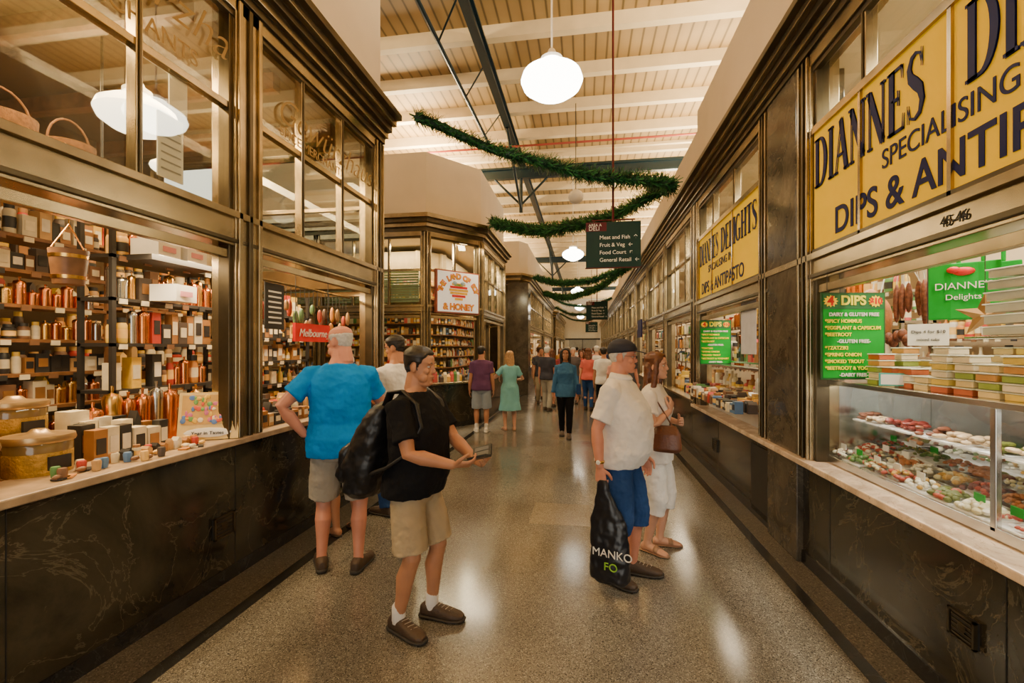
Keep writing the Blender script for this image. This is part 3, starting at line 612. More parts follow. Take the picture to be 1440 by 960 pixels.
# ---------------- directory signs
def dirsign(x,y,z,s=1):
    e=empty('directory_sign',(x,y,z)); W=.78*s; H=.66*s
    b=MB(); SB=mat('sign_darkgreen',(.006,.03,.025),.5,spec=.2); MR=mat('sign_maroon',(.09,.008,.012),.5,spec=.2)
    b.T=Matrix.Translation((x,y,z))
    b.box((-W/2,0,0),(W/2,.04,H*.8),SB); b.box((-W/2,0,H*.8),(-W*.12,.04,H),MR); b.box((-W*.12,0,H*.8),(W/2,.04,H),SB)
    b.box((-W/2-.01,-.005,-.01),(W/2+.01,.045,0),MR); b.rod((-.0,.02,H),(-.0,.02,6.8-z),.016,MR); b.rod((-W*.4,.02,H+.03),(W*.4,.02,H+.03),.01,MR)
    b.rod((-W*.35,.02,H),(-W*.35,.02,H+.03),.01,MR); b.rod((W*.35,.02,H),(W*.35,.02,H+.03),.01,MR)
    b.build('sign_board',e)
    T0=Matrix.Translation((x,y-.004,z))
    text('AREA A',T0@Matrix.Translation((-W*.45,0,H*.91)),.055*s,WHITE,e); text('DELI',T0@Matrix.Translation((-W*.45,0,H*.82)),.08*s,WHITE,e)
    for i,t in enumerate(['Meat and Fish  \u2191','Fruit & Veg  \u2190','Food Court  \u2196','General Retail  \u2190']): text(t,T0@Matrix.Translation((-W*.25,0,H*(.62-i*.165))),.078*s,WHITE,e)
dirsign(.41,6.75,2.86); dirsign(.45,17,2.75); dirsign(.45,30,2.75)
# ---------------- garlands
GA=[mat('tinsel_green',(.008,.10,.025),.6),mat('tinsel_dark',(.004,.04,.016),.6),mat('tinsel_light',(.04,.2,.05),.6)]
def garland(P,Q,sag,n=1.0):
    P=V(P);Q=V(Q);L=(Q-P).length; N=int(L*36*n); b=MB(); pts=[]
    for i in range(N+1):
        t=i/N; p=P.lerp(Q,t); p.z-=sag*4*t*(1-t); p+=V((0,0,math.sin(t*17)*.015)); pts.append(p)
    for i in range(0,N,2): b.rod(pts[i],pts[min(N,i+2)],.055,GA[1],6)
    for i in range(N):
        d=(pts[i+1]-pts[i]).normalized(); u=d.orthogonal().normalized(); w=d.cross(u); fl=1+.18*math.sin(i*.8)
        for k in range(30):
            a=U(0,6.283); r=(u*math.cos(a)+w*math.sin(a)); tip=pts[i]+r*U(.09,.165)*fl+d*U(-.07,.09); base=pts[i]+r*.03; sd=r.cross(d)*.011
            b.add([base-sd,base+sd,tip+sd*.5,tip-sd*.5],[(0,1,2,3)],random.choice(GA))
    b.build('garland')
garland((-2.12,5.5,4.62),(1.3,7.0,4.12),.2)
garland((1.3,7.1,4.12),(-2.0,9.8,4.46),.38)
garland((-1.8,16.7,4.3),(1.3,13.9,4.15),.35,.7)
garland((1.3,14,4.15),(-1.8,20.5,4.2),.5,.5)
garland((-1.8,22,4.3),(1.3,22.5,4.15),.5,.5)
garland((-1.8,29,4.3),(1.3,27,4.15),.5,.4)
garland((-1.8,34,4.3),(1.3,34,4.15),.5,.4)
# ------------------------------------------------ people
def mk(bm,name,parent,m,vox=0,smooth=2,disp=0,dsc=.12,fold=0):
    me=bpy.data.meshes.new(name); bmesh.ops.recalc_face_normals(bm,faces=bm.faces); bm.to_mesh(me); bm.free(); me.materials.append(m)
    o=bpy.data.objects.new(name,me); COL.objects.link(o); o.parent=parent
    if vox:
        r=o.modifiers.new('r','REMESH'); r.mode='VOXEL'; r.voxel_size=vox; r.use_smooth_shade=True
        if smooth: s=o.modifiers.new('s','SMOOTH'); s.iterations=smooth; s.factor=.5
    else: me.polygons.foreach_set('use_smooth',[True]*len(me.polygons))
    for st,sc in ((disp,dsc),(fold,.045)):
        if st:
            t=bpy.data.textures.new(name,'CLOUDS'); t.noise_scale=sc; d=o.modifiers.new('d','DISPLACE'); d.texture=t; d.strength=st; d.mid_level=.4; d.texture_coords='LOCAL'
    return o
def loft(bm,rings,N=20,e=2.0,cap=True):
    prev=None; first=None
    for (c,u,v) in rings:
        vs=[]
        for i in range(N):
            a=2*math.pi*i/N; ca,sa=math.cos(a),math.sin(a)
            x=math.copysign(abs(ca)**(2/e),ca); y=math.copysign(abs(sa)**(2/e),sa)
            vs.append(bm.verts.new(c+u*x+v*y))
        if prev:
            for i in range(N):
                k=(i+1)%N; bm.faces.new((prev[i],prev[k],vs[k],vs[i]))
        else: first=vs
        prev=vs
    if cap: bm.faces.new(first[::-1]); bm.faces.new(prev)
def tube(bm,pts,rad,N=14,flat=1,up=None,hemend=False):
    pts=[V(p) for p in pts]; n=len(pts); rings=[]; u=None
    for i in range(n):
        d=(pts[min(n-1,i+1)]-pts[max(0,i-1)]).normalized()
        if u is None: 
            u=(up or d.orthogonal()); u=(u-d*u.dot(d)).normalized()
        else: u=(u-d*u.dot(d)).normalized()
        w=d.cross(u); r=rad[i] if isinstance(rad,(list,tuple)) else rad
        if i==0: rings.append((pts[0]-d*r*.6,u*r*.6,w*r*.6*flat))
        rings.append((pts[i],u*r,w*r*flat))
        if i==n-1 and not hemend: rings.append((pts[i]+d*r*.6,u*r*.6,w*r*.6*flat))
        if i==n-1 and hemend: rings.append((pts[i]+d*.012,u*r*1.04,w*r*1.04*flat))
    loft(bm,rings,N)
def ellb(bm,c,r,M=None,seg=14):
    T=Matrix.Translation(V(c)); 
    if M: T=T@M
    bmesh.ops.create_uvsphere(bm,u_segments=seg,v_segments=seg//2+2,radius=1,matrix=T@Matrix.Diagonal((r[0],r[1],r[2],1)))
def ik(a,t,l1,l2,pole):
    d=t-a; D=min(d.length,(l1+l2)*.998); D=max(D,abs(l1-l2)+.01); dn=d.normalized(); t=a+dn*D
    x=(l1*l1-l2*l2+D*D)/(2*D); h=math.sqrt(max(0,l1*l1-x*x)); p=pole-dn*pole.dot(dn); p.normalize(); return a+dn*x+p*h,t
def hand(bm,w,f,n,side,curl,sc=1):
    f=f.normalized(); n=(n-f*n.dot(f)).normalized(); ac=f.cross(n)*(1 if side<0 else -1)
    rings=[(w-f*.01,ac*.026,n*.018),(w+f*.025,ac*.032,n*.016),(w+f*.06,ac*.040,n*.015),(w+f*.09,ac*.041,n*.013),(w+f*.1,ac*.036,n*.009)]
    loft(bm,rings,14,2.4)
    ln=[.072,.082,.076,.058]; of=[.031,.0105,-.0105,-.031]
    for i in range(4):
        p=w+f*(.088 if i not in(3,) else .08)+ac*of[i]; pts=[p]; a=curl*(.9+.12*i); t=a*.6
        for j,q in enumerate((.45,.3,.25)):
            p=p+(f*math.cos(t)+n*math.sin(t))*ln[i]*q; pts.append(p); t+=a*.9
        tube(bm,pts,[.0098,.009,.0083,.007],8)
    p0=w+f*.02+ac*.024; p1=p0+(f*.6+ac*.75+n*.25).normalized()*.042; p2=p1+(f*.85+ac*.3+n*.45).normalized()*.032; p3=p2+(f*.9+n*.5).normalized()*.024
    tube(bm,[p0,p1,p2,p3],[.014,.0125,.0105,.008],8)
HR=[(-.115,.070,.030,.018),(-.105,.083,.0,.034),(-.085,.087,-.035,.05),(-.06,.086,-.06,.058),(-.03,.083,-.078,.064),(-.005,.080,-.088,.068),(.012,.082,-.092,.070),(.032,.090,-.096,.073),(.06,.086,-.098,.074),(.085,.068,-.088,.066),(.103,.036,-.06,.045),(.114,.0,-.03,.015)]
def hring(z):
    for i in range(len(HR)-1):
        if HR[i][0]<=z<=HR[i+1][0]:
            t=(z-HR[i][0])/(HR[i+1][0]-HR[i][0]); return [HR[i][k]*(1-t)+HR[i+1][k]*t for k in range(4)]
    return list(HR[0] if z<HR[0][0] else HR[-1])
def interp(tab,x):
    for i in range(len(tab)-1):
        if tab[i][0]<=x<=tab[i+1][0]:
            t=(x-tab[i][0])/(tab[i+1][0]-tab[i][0]); return tab[i][1]*(1-t)+tab[i+1][1]*t
    return tab[-1][1]
HL={'short':[(0,.074),(.6,.07),(1.0,.045),(1.25,.005),(1.45,-.03),(1.55,.02),(1.9,.015),(2.1,-.04),(3.2,-.07)],
 'long':[(0,.078),(.5,.07),(.9,.03),(1.2,-.06),(3.2,-.11)],
 'cap':[(0,.045),(1.0,.035),(3.2,.0)]}
HL['bald']=HL['short']
def shell(kind,th,top=9):
    bm=bmesh.new(); tab=HL[kind]; N=48; nz=40; prev=None
    if kind=='bald': top=min(top,.068)
    for j in range(nz+1):
        z=-.112+.226*j/nz; _,f,bk,hw=hring(z); cx=(f+bk)/2; rx=(f-bk)/2; vs=[]
        for i in range(N):
            a=2*math.pi*i/N; ph=min(a,2*math.pi-a); zl=interp(tab,ph)
            if kind!='cap': zl+=random.uniform(-.004,.004)
            q=max(0,min(1,(z-zl)/.014)); 
            q*=max(0,min(1,(top-z)/.02))
            off=-.012+q*(.012+th)
            if kind in('short','long') and z>.06 and top>1: off+=.004
            if kind in('short','long'): off+=q*random.uniform(0,.003)
            zz=z+ (off if z>.06 else 0)*((z-.06)/.05 if z>.06 else 0)
            vs.append(bm.verts.new((cx+(rx+off)*math.cos(a),(hw+off)*math.sin(a),zz)))
        if prev:
            for i in range(N): bm.faces.new((prev[i],prev[(i+1)%N],vs[(i+1)%N],vs[i]))
        else: bm.faces.new(vs[::-1])
        prev=vs
    bm.faces.new(prev); return bm
TM=[(.80,.085,.12,0),(.88,.118,.165,-.01),(.96,.118,.165,-.005),(1.06,.108,.152,.005),(1.16,.11,.155,.0),(1.28,.12,.17,0),(1.36,.112,.175,-.005),(1.41,.095,.165,-.01),(1.45,.075,.125,-.012),(1.48,.062,.075,-.012),(1.52,.056,.058,-.004),(1.58,.054,.054,.006)]
TF=[(.80,.085,.12,0),(.88,.118,.168,-.01),(.96,.112,.16,-.005),(1.06,.092,.128,.0),(1.16,.095,.132,.005),(1.26,.115,.15,.012),(1.34,.10,.152,.0),(1.40,.08,.145,-.01),(1.44,.065,.105,-.012),(1.48,.05,.06,-.012),(1.52,.046,.048,-.004),(1.58,.045,.046,.006)]
def person(name,x,y,hd,h=1.75,skin=None,topm=None,botm=None,hairm=None,shoem=None,hair='short',fem=False,belly=0,girth=1,lean=0,
           feet=((.02,.10,8),(-.02,-.10,-8)),wr=None,pole=None,hands=None,hyaw=0,hpitch=0,sleeve=.62,hem=.86,bot='shorts',botz=.50,vox=.005,cap=None,dress=False,sandal=False,socks=None,eyes=True):
    s=h/1.75; root=empty(name,(x,y,0.003),math.radians(hd),s)
    TT=TF if fem else TM
    def tr(z,rx,ry,xo,o=0,ow=0):
        bl=belly*max(0,1-abs((z-1.10)/.26)**2); gx=1+(girth-1)*(1 if z<1.4 else .3)
        return (V((xo+bl*.6+lean*max(0,z-.9),0,z)),V((rx*gx+bl*.5+o,0,0)),V((0,ry*gx+bl*.25+o+ow,0)))
    bm=bmesh.new(); loft(bm,[tr(*r) for r in TT],28,2.25)
    sw=.165 if not fem else .145; sz=1.405 if not fem else 1.385
    hips=[V((0,.088,.89)),V((0,-.088,.89))]; sh=[V((-.008+lean*.5,sw*(1+(girth-1)*.6),sz)),V((-.008+lean*.5,-sw*(1+(girth-1)*.6),sz))]
    wr=wr or [V((.05,.25,.83)),V((.05,-.25,.83))]; pole=pole or [V((-1,.5,0)),V((-1,-.5,0))]
    hands=hands or [(V((.15,0,-1)),V((0,-1,0)),.35),(V((.15,0,-1)),V((0,1,0)),.35)]
    am=.86 if fem else 1.0; lg=[];arms=[]
    for i,sd in enumerate((1,-1)):
        a,w=ik(sh[i],V(wr[i]),.30,.26,V(pole[i])); arms.append((sh[i],a,w))
        up1=sh[i].lerp(a,.45); fo=a.lerp(w,.3)
        tube(bm,[sh[i]+V((0,-sd*.03,.0)),sh[i]+V((0,sd*.01,-.01)),up1,a,fo,a.lerp(w,.7),w],[.05*am,.056*am,.05*am*girth,.041*am,.044*am,.034*am,.027*am],14)
        hand(bm,w,hands[i][0],hands[i][1],sd,hands[i][2])
        fx,fy,fa=feet[i]; fd=V((math.cos(math.radians(fa)),math.sin(math.radians(fa)),0)); ank=V((fx,fy,.085)); k,an=ik(hips[i],ank,.42,.40,fd+V((0,0,.1)))
        lg.append((hips[i],k,an,fd)); back=-fd
        tube(bm,[hips[i],hips[i].lerp(k,.4)+fd*.01,hips[i].lerp(k,.8),k+fd*.006,k.lerp(an,.12),k.lerp(an,.33)+back*.014,k.lerp(an,.65)+back*.004,an+V((0,0,.02)),an-V((0,0,.03))],
             [.082,.08,.064,.056,.051,.057,.043,.034,.038],16)
        sf=V((-fd.y,fd.x,0)); ft=V((an.x,an.y,0))
        loft(bm,[(ft-fd*.062+V((0,0,.035)),sf*.02,V((0,0,.022))),(ft-fd*.045+V((0,0,.04)),sf*.031,V((0,0,.036))),(ft+V((0,0,.045)),sf*.034,V((0,0,.042))),(ft+fd*.07+V((0,0,.034)),sf*.04,V((0,0,.03))),(ft+fd*.13+V((0,0,.024)),sf*.046,V((0,0,.021))),(ft+fd*.17+V((0,0,.018)),sf*.04,V((0,0,.014))),(ft+fd*.19+V((0,0,.014)),sf*.022,V((0,0,.009)))],14)
    HM=Matrix.Translation((.018+lean*.68,0,1.635))@Matrix.Rotation(math.radians(hyaw),4,'Z')@Matrix.Rotation(math.radians(hpitch),4,'Y')
    hb=bmesh.new()
    loft(hb,[(V(((f+bk)/2,0,z)),V(((f-bk)/2,0,0)),V((0,hw,0))) for z,f,bk,hw in HR],28,2.1)
    loft(hb,[(V((.078,0,.022)),V((.012,0,0)),V((0,.008,0))),(V((.09,0,-.005)),V((.011,0,0)),V((0,.008,0))),(V((.098,0,-.022)),V((.012,0,0)),V((0,.012,0))),(V((.095,0,-.033)),V((.012,0,0)),V((0,.015,0))),(V((.086,0,-.038)),V((.006,0,0)),V((0,.01,0)))],12)
    ellb(hb,(.086,0,-.055),(.009,.023,.006)); ellb(hb,(.085,0,-.066),(.009,.02,.007)); ellb(hb,(.082,0,-.098),(.012,.02,.013))
    for sd in (1,-1):
        ellb(hb,(.078,sd*.032,.027),(.012,.022,.008)); ellb(hb,(.062,sd*.044,-.025),(.02,.017,.018)); ellb(hb,(-.008,sd*.073,-.008),(.019,.011,.031),Matrix.Rotation(sd*.35,4,'Z'))
        if girth>1.08: ellb(hb,(.045,sd*.045,-.065),(.03,.022,.03))
    if girth>1.08: ellb(hb,(.04,0,-.105),(.045,.045,.022))
    tube(hb,[V((-.02,0,-.02)),V((-.022,0,-.09)),V((-.028,0,-.15))],[.055,.055*girth,.056*girth] if not fem else [.05,.045,.048],16)
    bmesh.ops.transform(hb,matrix=HM,verts=hb.verts)
    tmp=bpy.data.meshes.new('t'); hb.to_mesh(tmp); hb.free(); bm.from_mesh(tmp)
    mk(bm,'body',root,skin,vox,3)
    if eyes:
        e=MB(); EW=mat('eye_white',(.7,.67,.62),.25); ED=mat('eye_dark',(.04,.025,.015),.2)
        e.T=HM
        for sd in (1,-1):
            e.ell((.0695,sd*.031,.005),(.0125,.013,.0062),EW,12,8); e.ell((.0800,sd*.0315,.005),(.003,.0052,.0052),ED,10,6)
            e.ell((.074,sd*.031,.0125),(.0115,.0145,.003),skin,10,6)
            e.ell((.0875,sd*.033,.03),(.004,.019,.0032),hairm,10,6)
        e.ell((.094,0,-.0605),(.0022,.018,.0018),mat('lip',(.35,.12,.09),.5),10,6)
        o=e.build('face_features',None,smooth=True); o.parent=root
    def child(bmx,n,m,**k):
        bmesh.ops.transform(bmx,matrix=HM,verts=bmx.verts); return mk(bmx,n,root,m,**k)
    if cap:
        cb=shell('cap',.018); child(cb,'cap_crown',cap)
        cb=bmesh.new(); 
        loft(cb,[(V((.06,0,.05)),V((0,.072,0)),V((0,0,.006))),(V((.1,0,.05)),V((0,.072,0)),V((0,0,.005))),(V((.14,0,.042)),V((0,.058,0)),V((0,0,.004))),(V((.165,0,.034)),V((0,.03,0)),V((0,0,.003)))],18); ellb(cb,(-.005,0,.131),(.008,.008,.004)); child(cb,'cap_brim',cap)
    hb=shell('short' if hair=='short' else ('bald' if hair=='bald' else 'long'),.009 if hair!='bald' else .004,top=.045 if cap else 9)
    child(hb,'hair',hairm,disp=.008 if not cap else 0,dsc=.015)
    if hair=='long':
        lb=bmesh.new(); 
        loft(lb,[(V((-.04,0,.03 if cap else .06)),V((.055,0,0)),V((0,.07,0))),(V((-.05,0,-.02)),V((.055,0,0)),V((0,.082,0))),(V((-.055,0,-.1)),V((.05,0,0)),V((0,.085,0))),(V((-.07,0,-.2)),V((.045,0,0)),V((0,.085,0))),(V((-.085,0,-.3)),V((.035,0,0)),V((0,.075,0))),(V((-.09,0,-.37)),V((.015,0,0)),V((0,.045,0)))],20)
        for sd in (1,-1): tube(lb,[V((.02,sd*.07,.03 if cap else .06)),V((.02,sd*.08,-.02)),V((.01,sd*.083,-.1)),V((.0,sd*.085,-.2)),V((.0,sd*.075,-.28))],[.022,.024,.026,.024,.008],10)
        child(lb,'long_hair',hairm,vox=.008,smooth=2,disp=.02,dsc=.04)
    tb=bmesh.new(); hm=hem; rr=[]
    zs=[hm,hm+.03,.96,1.06,1.16,1.26,1.34,1.41,1.445,1.475]
    for z in sorted(set([q for q in zs if q>=hm])):
        rx=interp([(r[0],r[1]) for r in TT],z); ry=interp([(r[0],r[2]) for r in TT],z); xo=interp([(r[0],r[3]) for r in TT],z)
        if z<.9: rx=max(rx,.115); ry=max(ry,.162)
        o=.024 if z<1.3 else (.018 if z<1.42 else .010)
        if z<1.0: o+=.012
        rr.append(tr(z,rx,ry,xo,o))
    if dress:
        rr=[(V((0,0,hm)),V((.20,0,0)),V((0,.25,0))),(V((0,0,hm+.2)),V((.17,0,0)),V((0,.215,0)))]+[q for q in rr if q[0].z>.85]
    loft(tb,rr,30,2.3)
    for i,sd in enumerate((1,-1)):
        a,e_,w=arms[i]; 
        if sleeve<=1: pts=[a+V((0,-sd*.04,.0)),a+V((0,sd*.012,-.005)),a.lerp(e_,.35),a.lerp(e_,sleeve)]; rad=[.06,.070,.067,.070]
        else: pts=[a+V((0,-sd*.04,.0)),a+V((0,sd*.012,-.005)),a.lerp(e_,.5),e_,e_.lerp(w,sleeve-1)]; rad=[.06,.07,.062,.055,.045]
        tube(tb,pts,[r*am*(1+(girth-1)*.5) for r in rad],18,hemend=True)
    mk(tb,'dress' if dress else 'shirt',root,topm,max(vox,.007),2,.022,.13,fold=.012 if eyes else 0)
    if not dress:
        qb=bmesh.new(); rr=[]
        for z in (.80,.86,.92,.96):
            rx=interp([(r[0],r[1]) for r in TT],z); ry=interp([(r[0],r[2]) for r in TT],z); xo=interp([(r[0],r[3]) for r in TT],z); rr.append(tr(z,rx,ry,xo,.014 if z<.9 else .0))
        loft(qb,rr,28,2.2)
        for i in range(2):
            hp,k,an,fd=lg[i]
            if bot=='shorts':
                t=(hp.z-botz)/(hp.z-k.z); t=max(.3,t)
                if t<=1: pts=[hp,hp.lerp(k,.4),hp.lerp(k,t)]; rad=[.100,.104,.104] if not fem else [.098,.095,.088]
                else: q=(k.z-botz)/(k.z-an.z); pts=[hp,hp.lerp(k,.5),k,k.lerp(an,q)]; rad=[.102,.1,.086,.084]
            else: pts=[hp,hp.lerp(k,.5),k,k.lerp(an,.5),an+V((0,0,.015))]; rad=[.1,.092,.074,.068,.06] if not fem else [.098,.087,.066,.062,.047]
            tube(qb,pts,rad,18,hemend=True)
        mk(qb,'shorts' if bot=='shorts' else 'trousers',root,botm,max(vox,.007),2,.016,.1,fold=.010 if eyes else 0)
    for i in range(2):
        hp,k,an,fd=lg[i]; sf=V((-fd.y,fd.x,0)); ft=V((an.x,an.y,0)); z=lambda q:V((0,0,q)); nmx=('shoe_left','shoe_right')[i]
        if sandal:
            b_=bmesh.new(); loft(b_,[(ft-fd*.07+z(.006),sf*.02,z(.006)),(ft-fd*.05+z(.006),sf*.036,z(.007)),(ft+fd*.05+z(.006),sf*.038,z(.006)),(ft+fd*.14+z(.006),sf*.052,z(.006)),(ft+fd*.2+z(.006),sf*.03,z(.005))],16)
            loft(b_,[(ft+fd*.07+z(.04),sf*.044,z(.028)),(ft+fd*.11+z(.034),sf*.05,z(.024))],16); mk(b_,nmx,root,shoem); continue
        b_=bmesh.new()
        loft(b_,[(ft-fd*.078+z(.045),sf*.022,z(.03)),(ft-fd*.06+z(.048),sf*.036,z(.044)),(ft-fd*.02+z(.055),sf*.041,z(.052)),(ft+fd*.03+z(.052),sf*.042,z(.049)),(ft+fd*.08+z(.043),sf*.046,z(.04)),(ft+fd*.14+z(.035),sf*.051,z(.031)),(ft+fd*.19+z(.03),sf*.043,z(.024)),(ft+fd*.215+z(.026),sf*.024,z(.016))],20,2.3)
        mk(b_,nmx,root,shoem,.005,2)
        b_=bmesh.new(); loft(b_,[(ft-fd*.085+z(.013),sf*.026,z(.013)),(ft-fd*.06+z(.013),sf*.041,z(.013)),(ft+fd*.03+z(.011),sf*.044,z(.011)),(ft+fd*.14+z(.011),sf*.056,z(.011)),(ft+fd*.2+z(.012),sf*.045,z(.011)),(ft+fd*.225+z(.015),sf*.024,z(.009))],20,2.8)
        mk(b_,nmx+'_sole',root,mat('shoe_sole',(.03,.025,.02),.7) if socks!='w' else WHITE)
        if eyes:
            lc=MB()
            for q in (.05,.075,.1,.125): 
                zz=.103-.35*(q-.03); lc.rod(ft+fd*q-sf*.022+z(zz-.004),ft+fd*(q+.012)+sf*.022+z(zz-.004),.003,cm(.35,.3,.25),6)
            o=lc.build('laces',None); o.parent=root
        if socks:
            b_=bmesh.new(); tube(b_,[an-z(.02),an+z(.03),an+z(.075)],[.043,.042,.042],14); mk(b_,'sock',root,mat('sock_white',(.75,.73,.7),.8))
    return root,arms,HM,lg
def cloth(n,c,**k): return mat(n,c,.85,var=.12,scale=6,bump=.35,bscale=25,spec=.2,**k)
SK1=mat('skin_tan',(.46,.21,.11),.5,var=.1,scale=10); SK2=mat('skin_light',(.62,.33,.22),.5,var=.1,scale=10); SK3=mat('skin_red',(.60,.25,.16),.5,var=.12,scale=10)
HB=mat('hair_black',(.018,.013,.01),.45,var=.4,scale=60); HG=mat('hair_grey',(.55,.53,.5),.6,var=.2,scale=60); HBr=mat('hair_brown',(.12,.04,.015),.4,var=.4,scale=40)
KH=cloth('khaki_cloth',(.38,.30,.19)); BKc=cloth('black_cloth',(.006,.006,.008)); BLc=cloth('blue_cloth',(.0,.23,.68)); WHc=cloth('white_cloth',(.82,.80,.78)); DEN=cloth('denim',(.02,.06,.19)); SHO=mat('shoe_brown',(.06,.035,.02),.6,bump=.4); GRY=cloth('grey_shorts',(.34,.31,.26))
r1,a1,H1,_=person('man_with_backpack',-1.02,2.64,-12,1.68,SK1,BKc,KH,HB,SHO,girth=1.1,belly=.05,lean=.03,
   feet=((.06,.11,8),(-.05,-.10,-12)),wr=[V((.40,.06,1.06)),V((.36,-.16,1.08))],pole=[V((-.6,1,-1)),V((-.6,-.8,-1))],
   hands=[(V((1,-.5,.1)),V((0,-.6,.7)),.7),(V((1,.45,.05)),V((0,.5,.8)),.7)],hyaw=10,hpitch=5,socks='d',botz=.53,vox=.0045,hem=.85,sleeve=.7)
b=MB(); LEA=mat('black_leather',(.012,.012,.012),.35,bump=.3)
b.T=Matrix.Translation((.49,-.04,1.10))@Matrix.Rotation(math.radians(-15),4,'X')@Matrix.Rotation(-.3,4,'Y'); b.box((-.06,-.085,0),(.06,0,.014),LEA); b.T=b.T@Matrix.Rotation(math.radians(60),4,'X'); b.box((-.06,0,0),(.06,.085,.014),LEA); b.box((-.045,.01,.014),(.045,.045,.016),cm(.12,.12,.13)); b.box((-.045,.05,.014),(.045,.075,.016),cm(.12,.12,.13))
o=b.build('wallet',None,bevel=.004); o.parent=r1
BP=mat('backpack_nylon',(.009,.009,.011),.4,bump=.5,bscale=14)
bm=bmesh.new(); loft(bm,[(V((-.34,-.02,.80)),V((.07,0,0)),V((0,.12,0))),(V((-.35,-.02,.84)),V((.11,0,0)),V((0,.16,0))),(V((-.33,-.02,1.0)),V((.135,0,0)),V((0,.17,0))),(V((-.28,-.02,1.15)),V((.12,0,0)),V((0,.165,0))),(V((-.22,-.02,1.3)),V((.09,0,0)),V((0,.15,0))),(V((-.19,-.02,1.38)),V((.06,0,0)),V((0,.12,0))),(V((-.18,-.02,1.41)),V((.03,0,0)),V((0,.06,0)))],26,2.8)
loft(bm,[(V((-.47,-.02,.88)),V((.03,0,0)),V((0,.11,0))),(V((-.475,-.02,.93)),V((.05,0,0)),V((0,.13,0))),(V((-.45,-.02,1.08)),V((.045,0,0)),V((0,.125,0))),(V((-.41,-.02,1.14)),V((.02,0,0)),V((0,.1,0)))],22,2.8)
mk(bm,'backpack',r1,BP,.008,3,.03,.1)
bm=bmesh.new()
for sd in (1,-1):
    tube(bm,[V((-.17,sd*.08,1.36)),V((-.10,sd*.11,1.475)),V((0,sd*.12,1.485)),V((.10,sd*.13,1.41)),V((.145,sd*.145,1.28)),V((.10,sd*.2,1.14)),V((-.05,sd*.225,1.04)),V((-.2,sd*.16,.98))],[.012]*8,8,2.6,V((0,0,1)))
mk(bm,'backpack_straps',r1,BP)
r2,a2,H2,_=person('man_in_blue_shirt',-1.84,3.22,112,1.85,SK3,BLc,GRY,HG,SHO,hair='bald',girth=1.12,belly=.04,
   feet=((.03,.13,12),(-.04,-.13,-18)),wr=[V((-.02,.235,.98)),V((.36,-.24,1.02))],pole=[V((-.5,1,.1)),V((-.4,-1,-.5))],
   hands=[(V((.5,-.9,-.35)),V((0,-.5,.9)),.5),(V((1,.1,-.2)),V((0,.3,-1)),.4)],hyaw=50,hpitch=6,vox=.005,botz=.53,hem=.83)
person('woman_in_cap',-2.14,3.86,150,1.62,SK1,cloth('black_top',(.02,.02,.02)),BKc,HBr,SHO,hair='long',fem=True,cap=WHc,hyaw=10,hpitch=15,vox=.007,sandal=True,botz=.45,wr=[V((.2,.15,1.1)),V((.2,-.15,1.1))],lean=.04)
r5,_,H5,_=person('man_in_white_tshirt',-1.90,4.40,150,1.80,SK1,WHc,DEN,HB,SHO,vox=.006,hyaw=25,hpitch=10,bot='trousers',wr=[V((.3,.1,1.1)),V((.3,-.1,1.1))])
r3,a3,H3,_=person('man_in_white_polo',.26,3.42,-22,1.73,SK3,WHc,DEN,HG,SHO,girth=1.08,belly=.08,hair='short',cap=mat('navy_cap',(.012,.014,.03),.7),
   feet=((.06,.11,15),(-.05,-.10,-12)),wr=[V((.12,.27,.85)),V((-.06,-.275,.87))],pole=[V((-1,.4,0)),V((-1,-.5,0))],
   hands=[(V((.1,0,-1)),V((0,-1,0)),.5),(V((.1,0,-1)),V((0,1,0)),1.15)],hyaw=12,hpitch=3,bot='shorts',botz=.40,vox=.0045,hem=.85,sleeve=.75)
def glasses(H,root):
    g=MB(); g.T=H; GM=mat('glasses_frame',(.05,.04,.03),.3,.5)
    for sd in (1,-1):
        for i in range(14):
            a=i*math.pi/7; c=math.pi/7
            g.rod((.098,sd*.033+.021*math.cos(a),.003+.015*math.sin(a)),(.098,sd*.033+.021*math.cos(a+c),.003+.015*math.sin(a+c)),.0013,GM,5)
        g.rod((.098,sd*.054,.008),(.01,sd*.078,.01),.0015,GM,5)
    g.rod((.098,-.012,.007),(.098,.012,.007),.0013,GM,5); o=g.build('glasses',None); o.parent=root
glasses(H3,r3); glasses(H5,r5)
g=MB(); w=a3[1][2]; g.T=Matrix.Translation(w+V((0,0,.03))); g.lathe((0,0,0),[(.031,0),(.034,.005),(.034,.015),(.031,.02)],BRASS,20); g.ell((-.0,-.034,.01),(.016,.006,.016),WHITE,14,8); o=g.build('wristwatch',None,smooth=True); o.parent=r3
bm=bmesh.new(); 
loft(bm,[(V((.0,0,1.47)),V((.088,0,.0)),V((0,.1,0))),(V((.004,0,1.49)),V((.084,0,-.012)),V((0,.09,0))),(V((.0,0,1.515)),V((.07,0,-.012)),V((0,.074,0)))],26); mk(bm,'collar',r3,WHc)
wx,wy,wz=w; wx+=.05; zz0=.10
bm=bmesh.new(); loft(bm,[(V((wx+.03,wy-.01,zz0)),V((.10,0,0)),V((0,.05,0))),(V((wx+.03,wy-.01,zz0+.03)),V((.135,0,0)),V((0,.07,0))),(V((wx+.03,wy-.01,.3)),V((.135,0,0)),V((0,.065,0))),(V((wx+.01,wy,.5)),V((.125,0,0)),V((0,.045,0))),(V((wx-.01,wy,.62)),V((.075,0,0)),V((0,.03,0))),(V((wx-.03,wy,.79)),V((.028,0,0)),V((0,.015,0)))],26,2.6)
mk(bm,'carrier_bag',r3,mat('black_plastic_bag',(.012,.013,.018),.3,bump=.4,bscale=12),.008,2,.03,.09)
t=text('MANKO',Matrix.Translation((wx-.07,wy-.095,.30)),.075,WHITE,None,'bag_lettering'); t.parent=r3
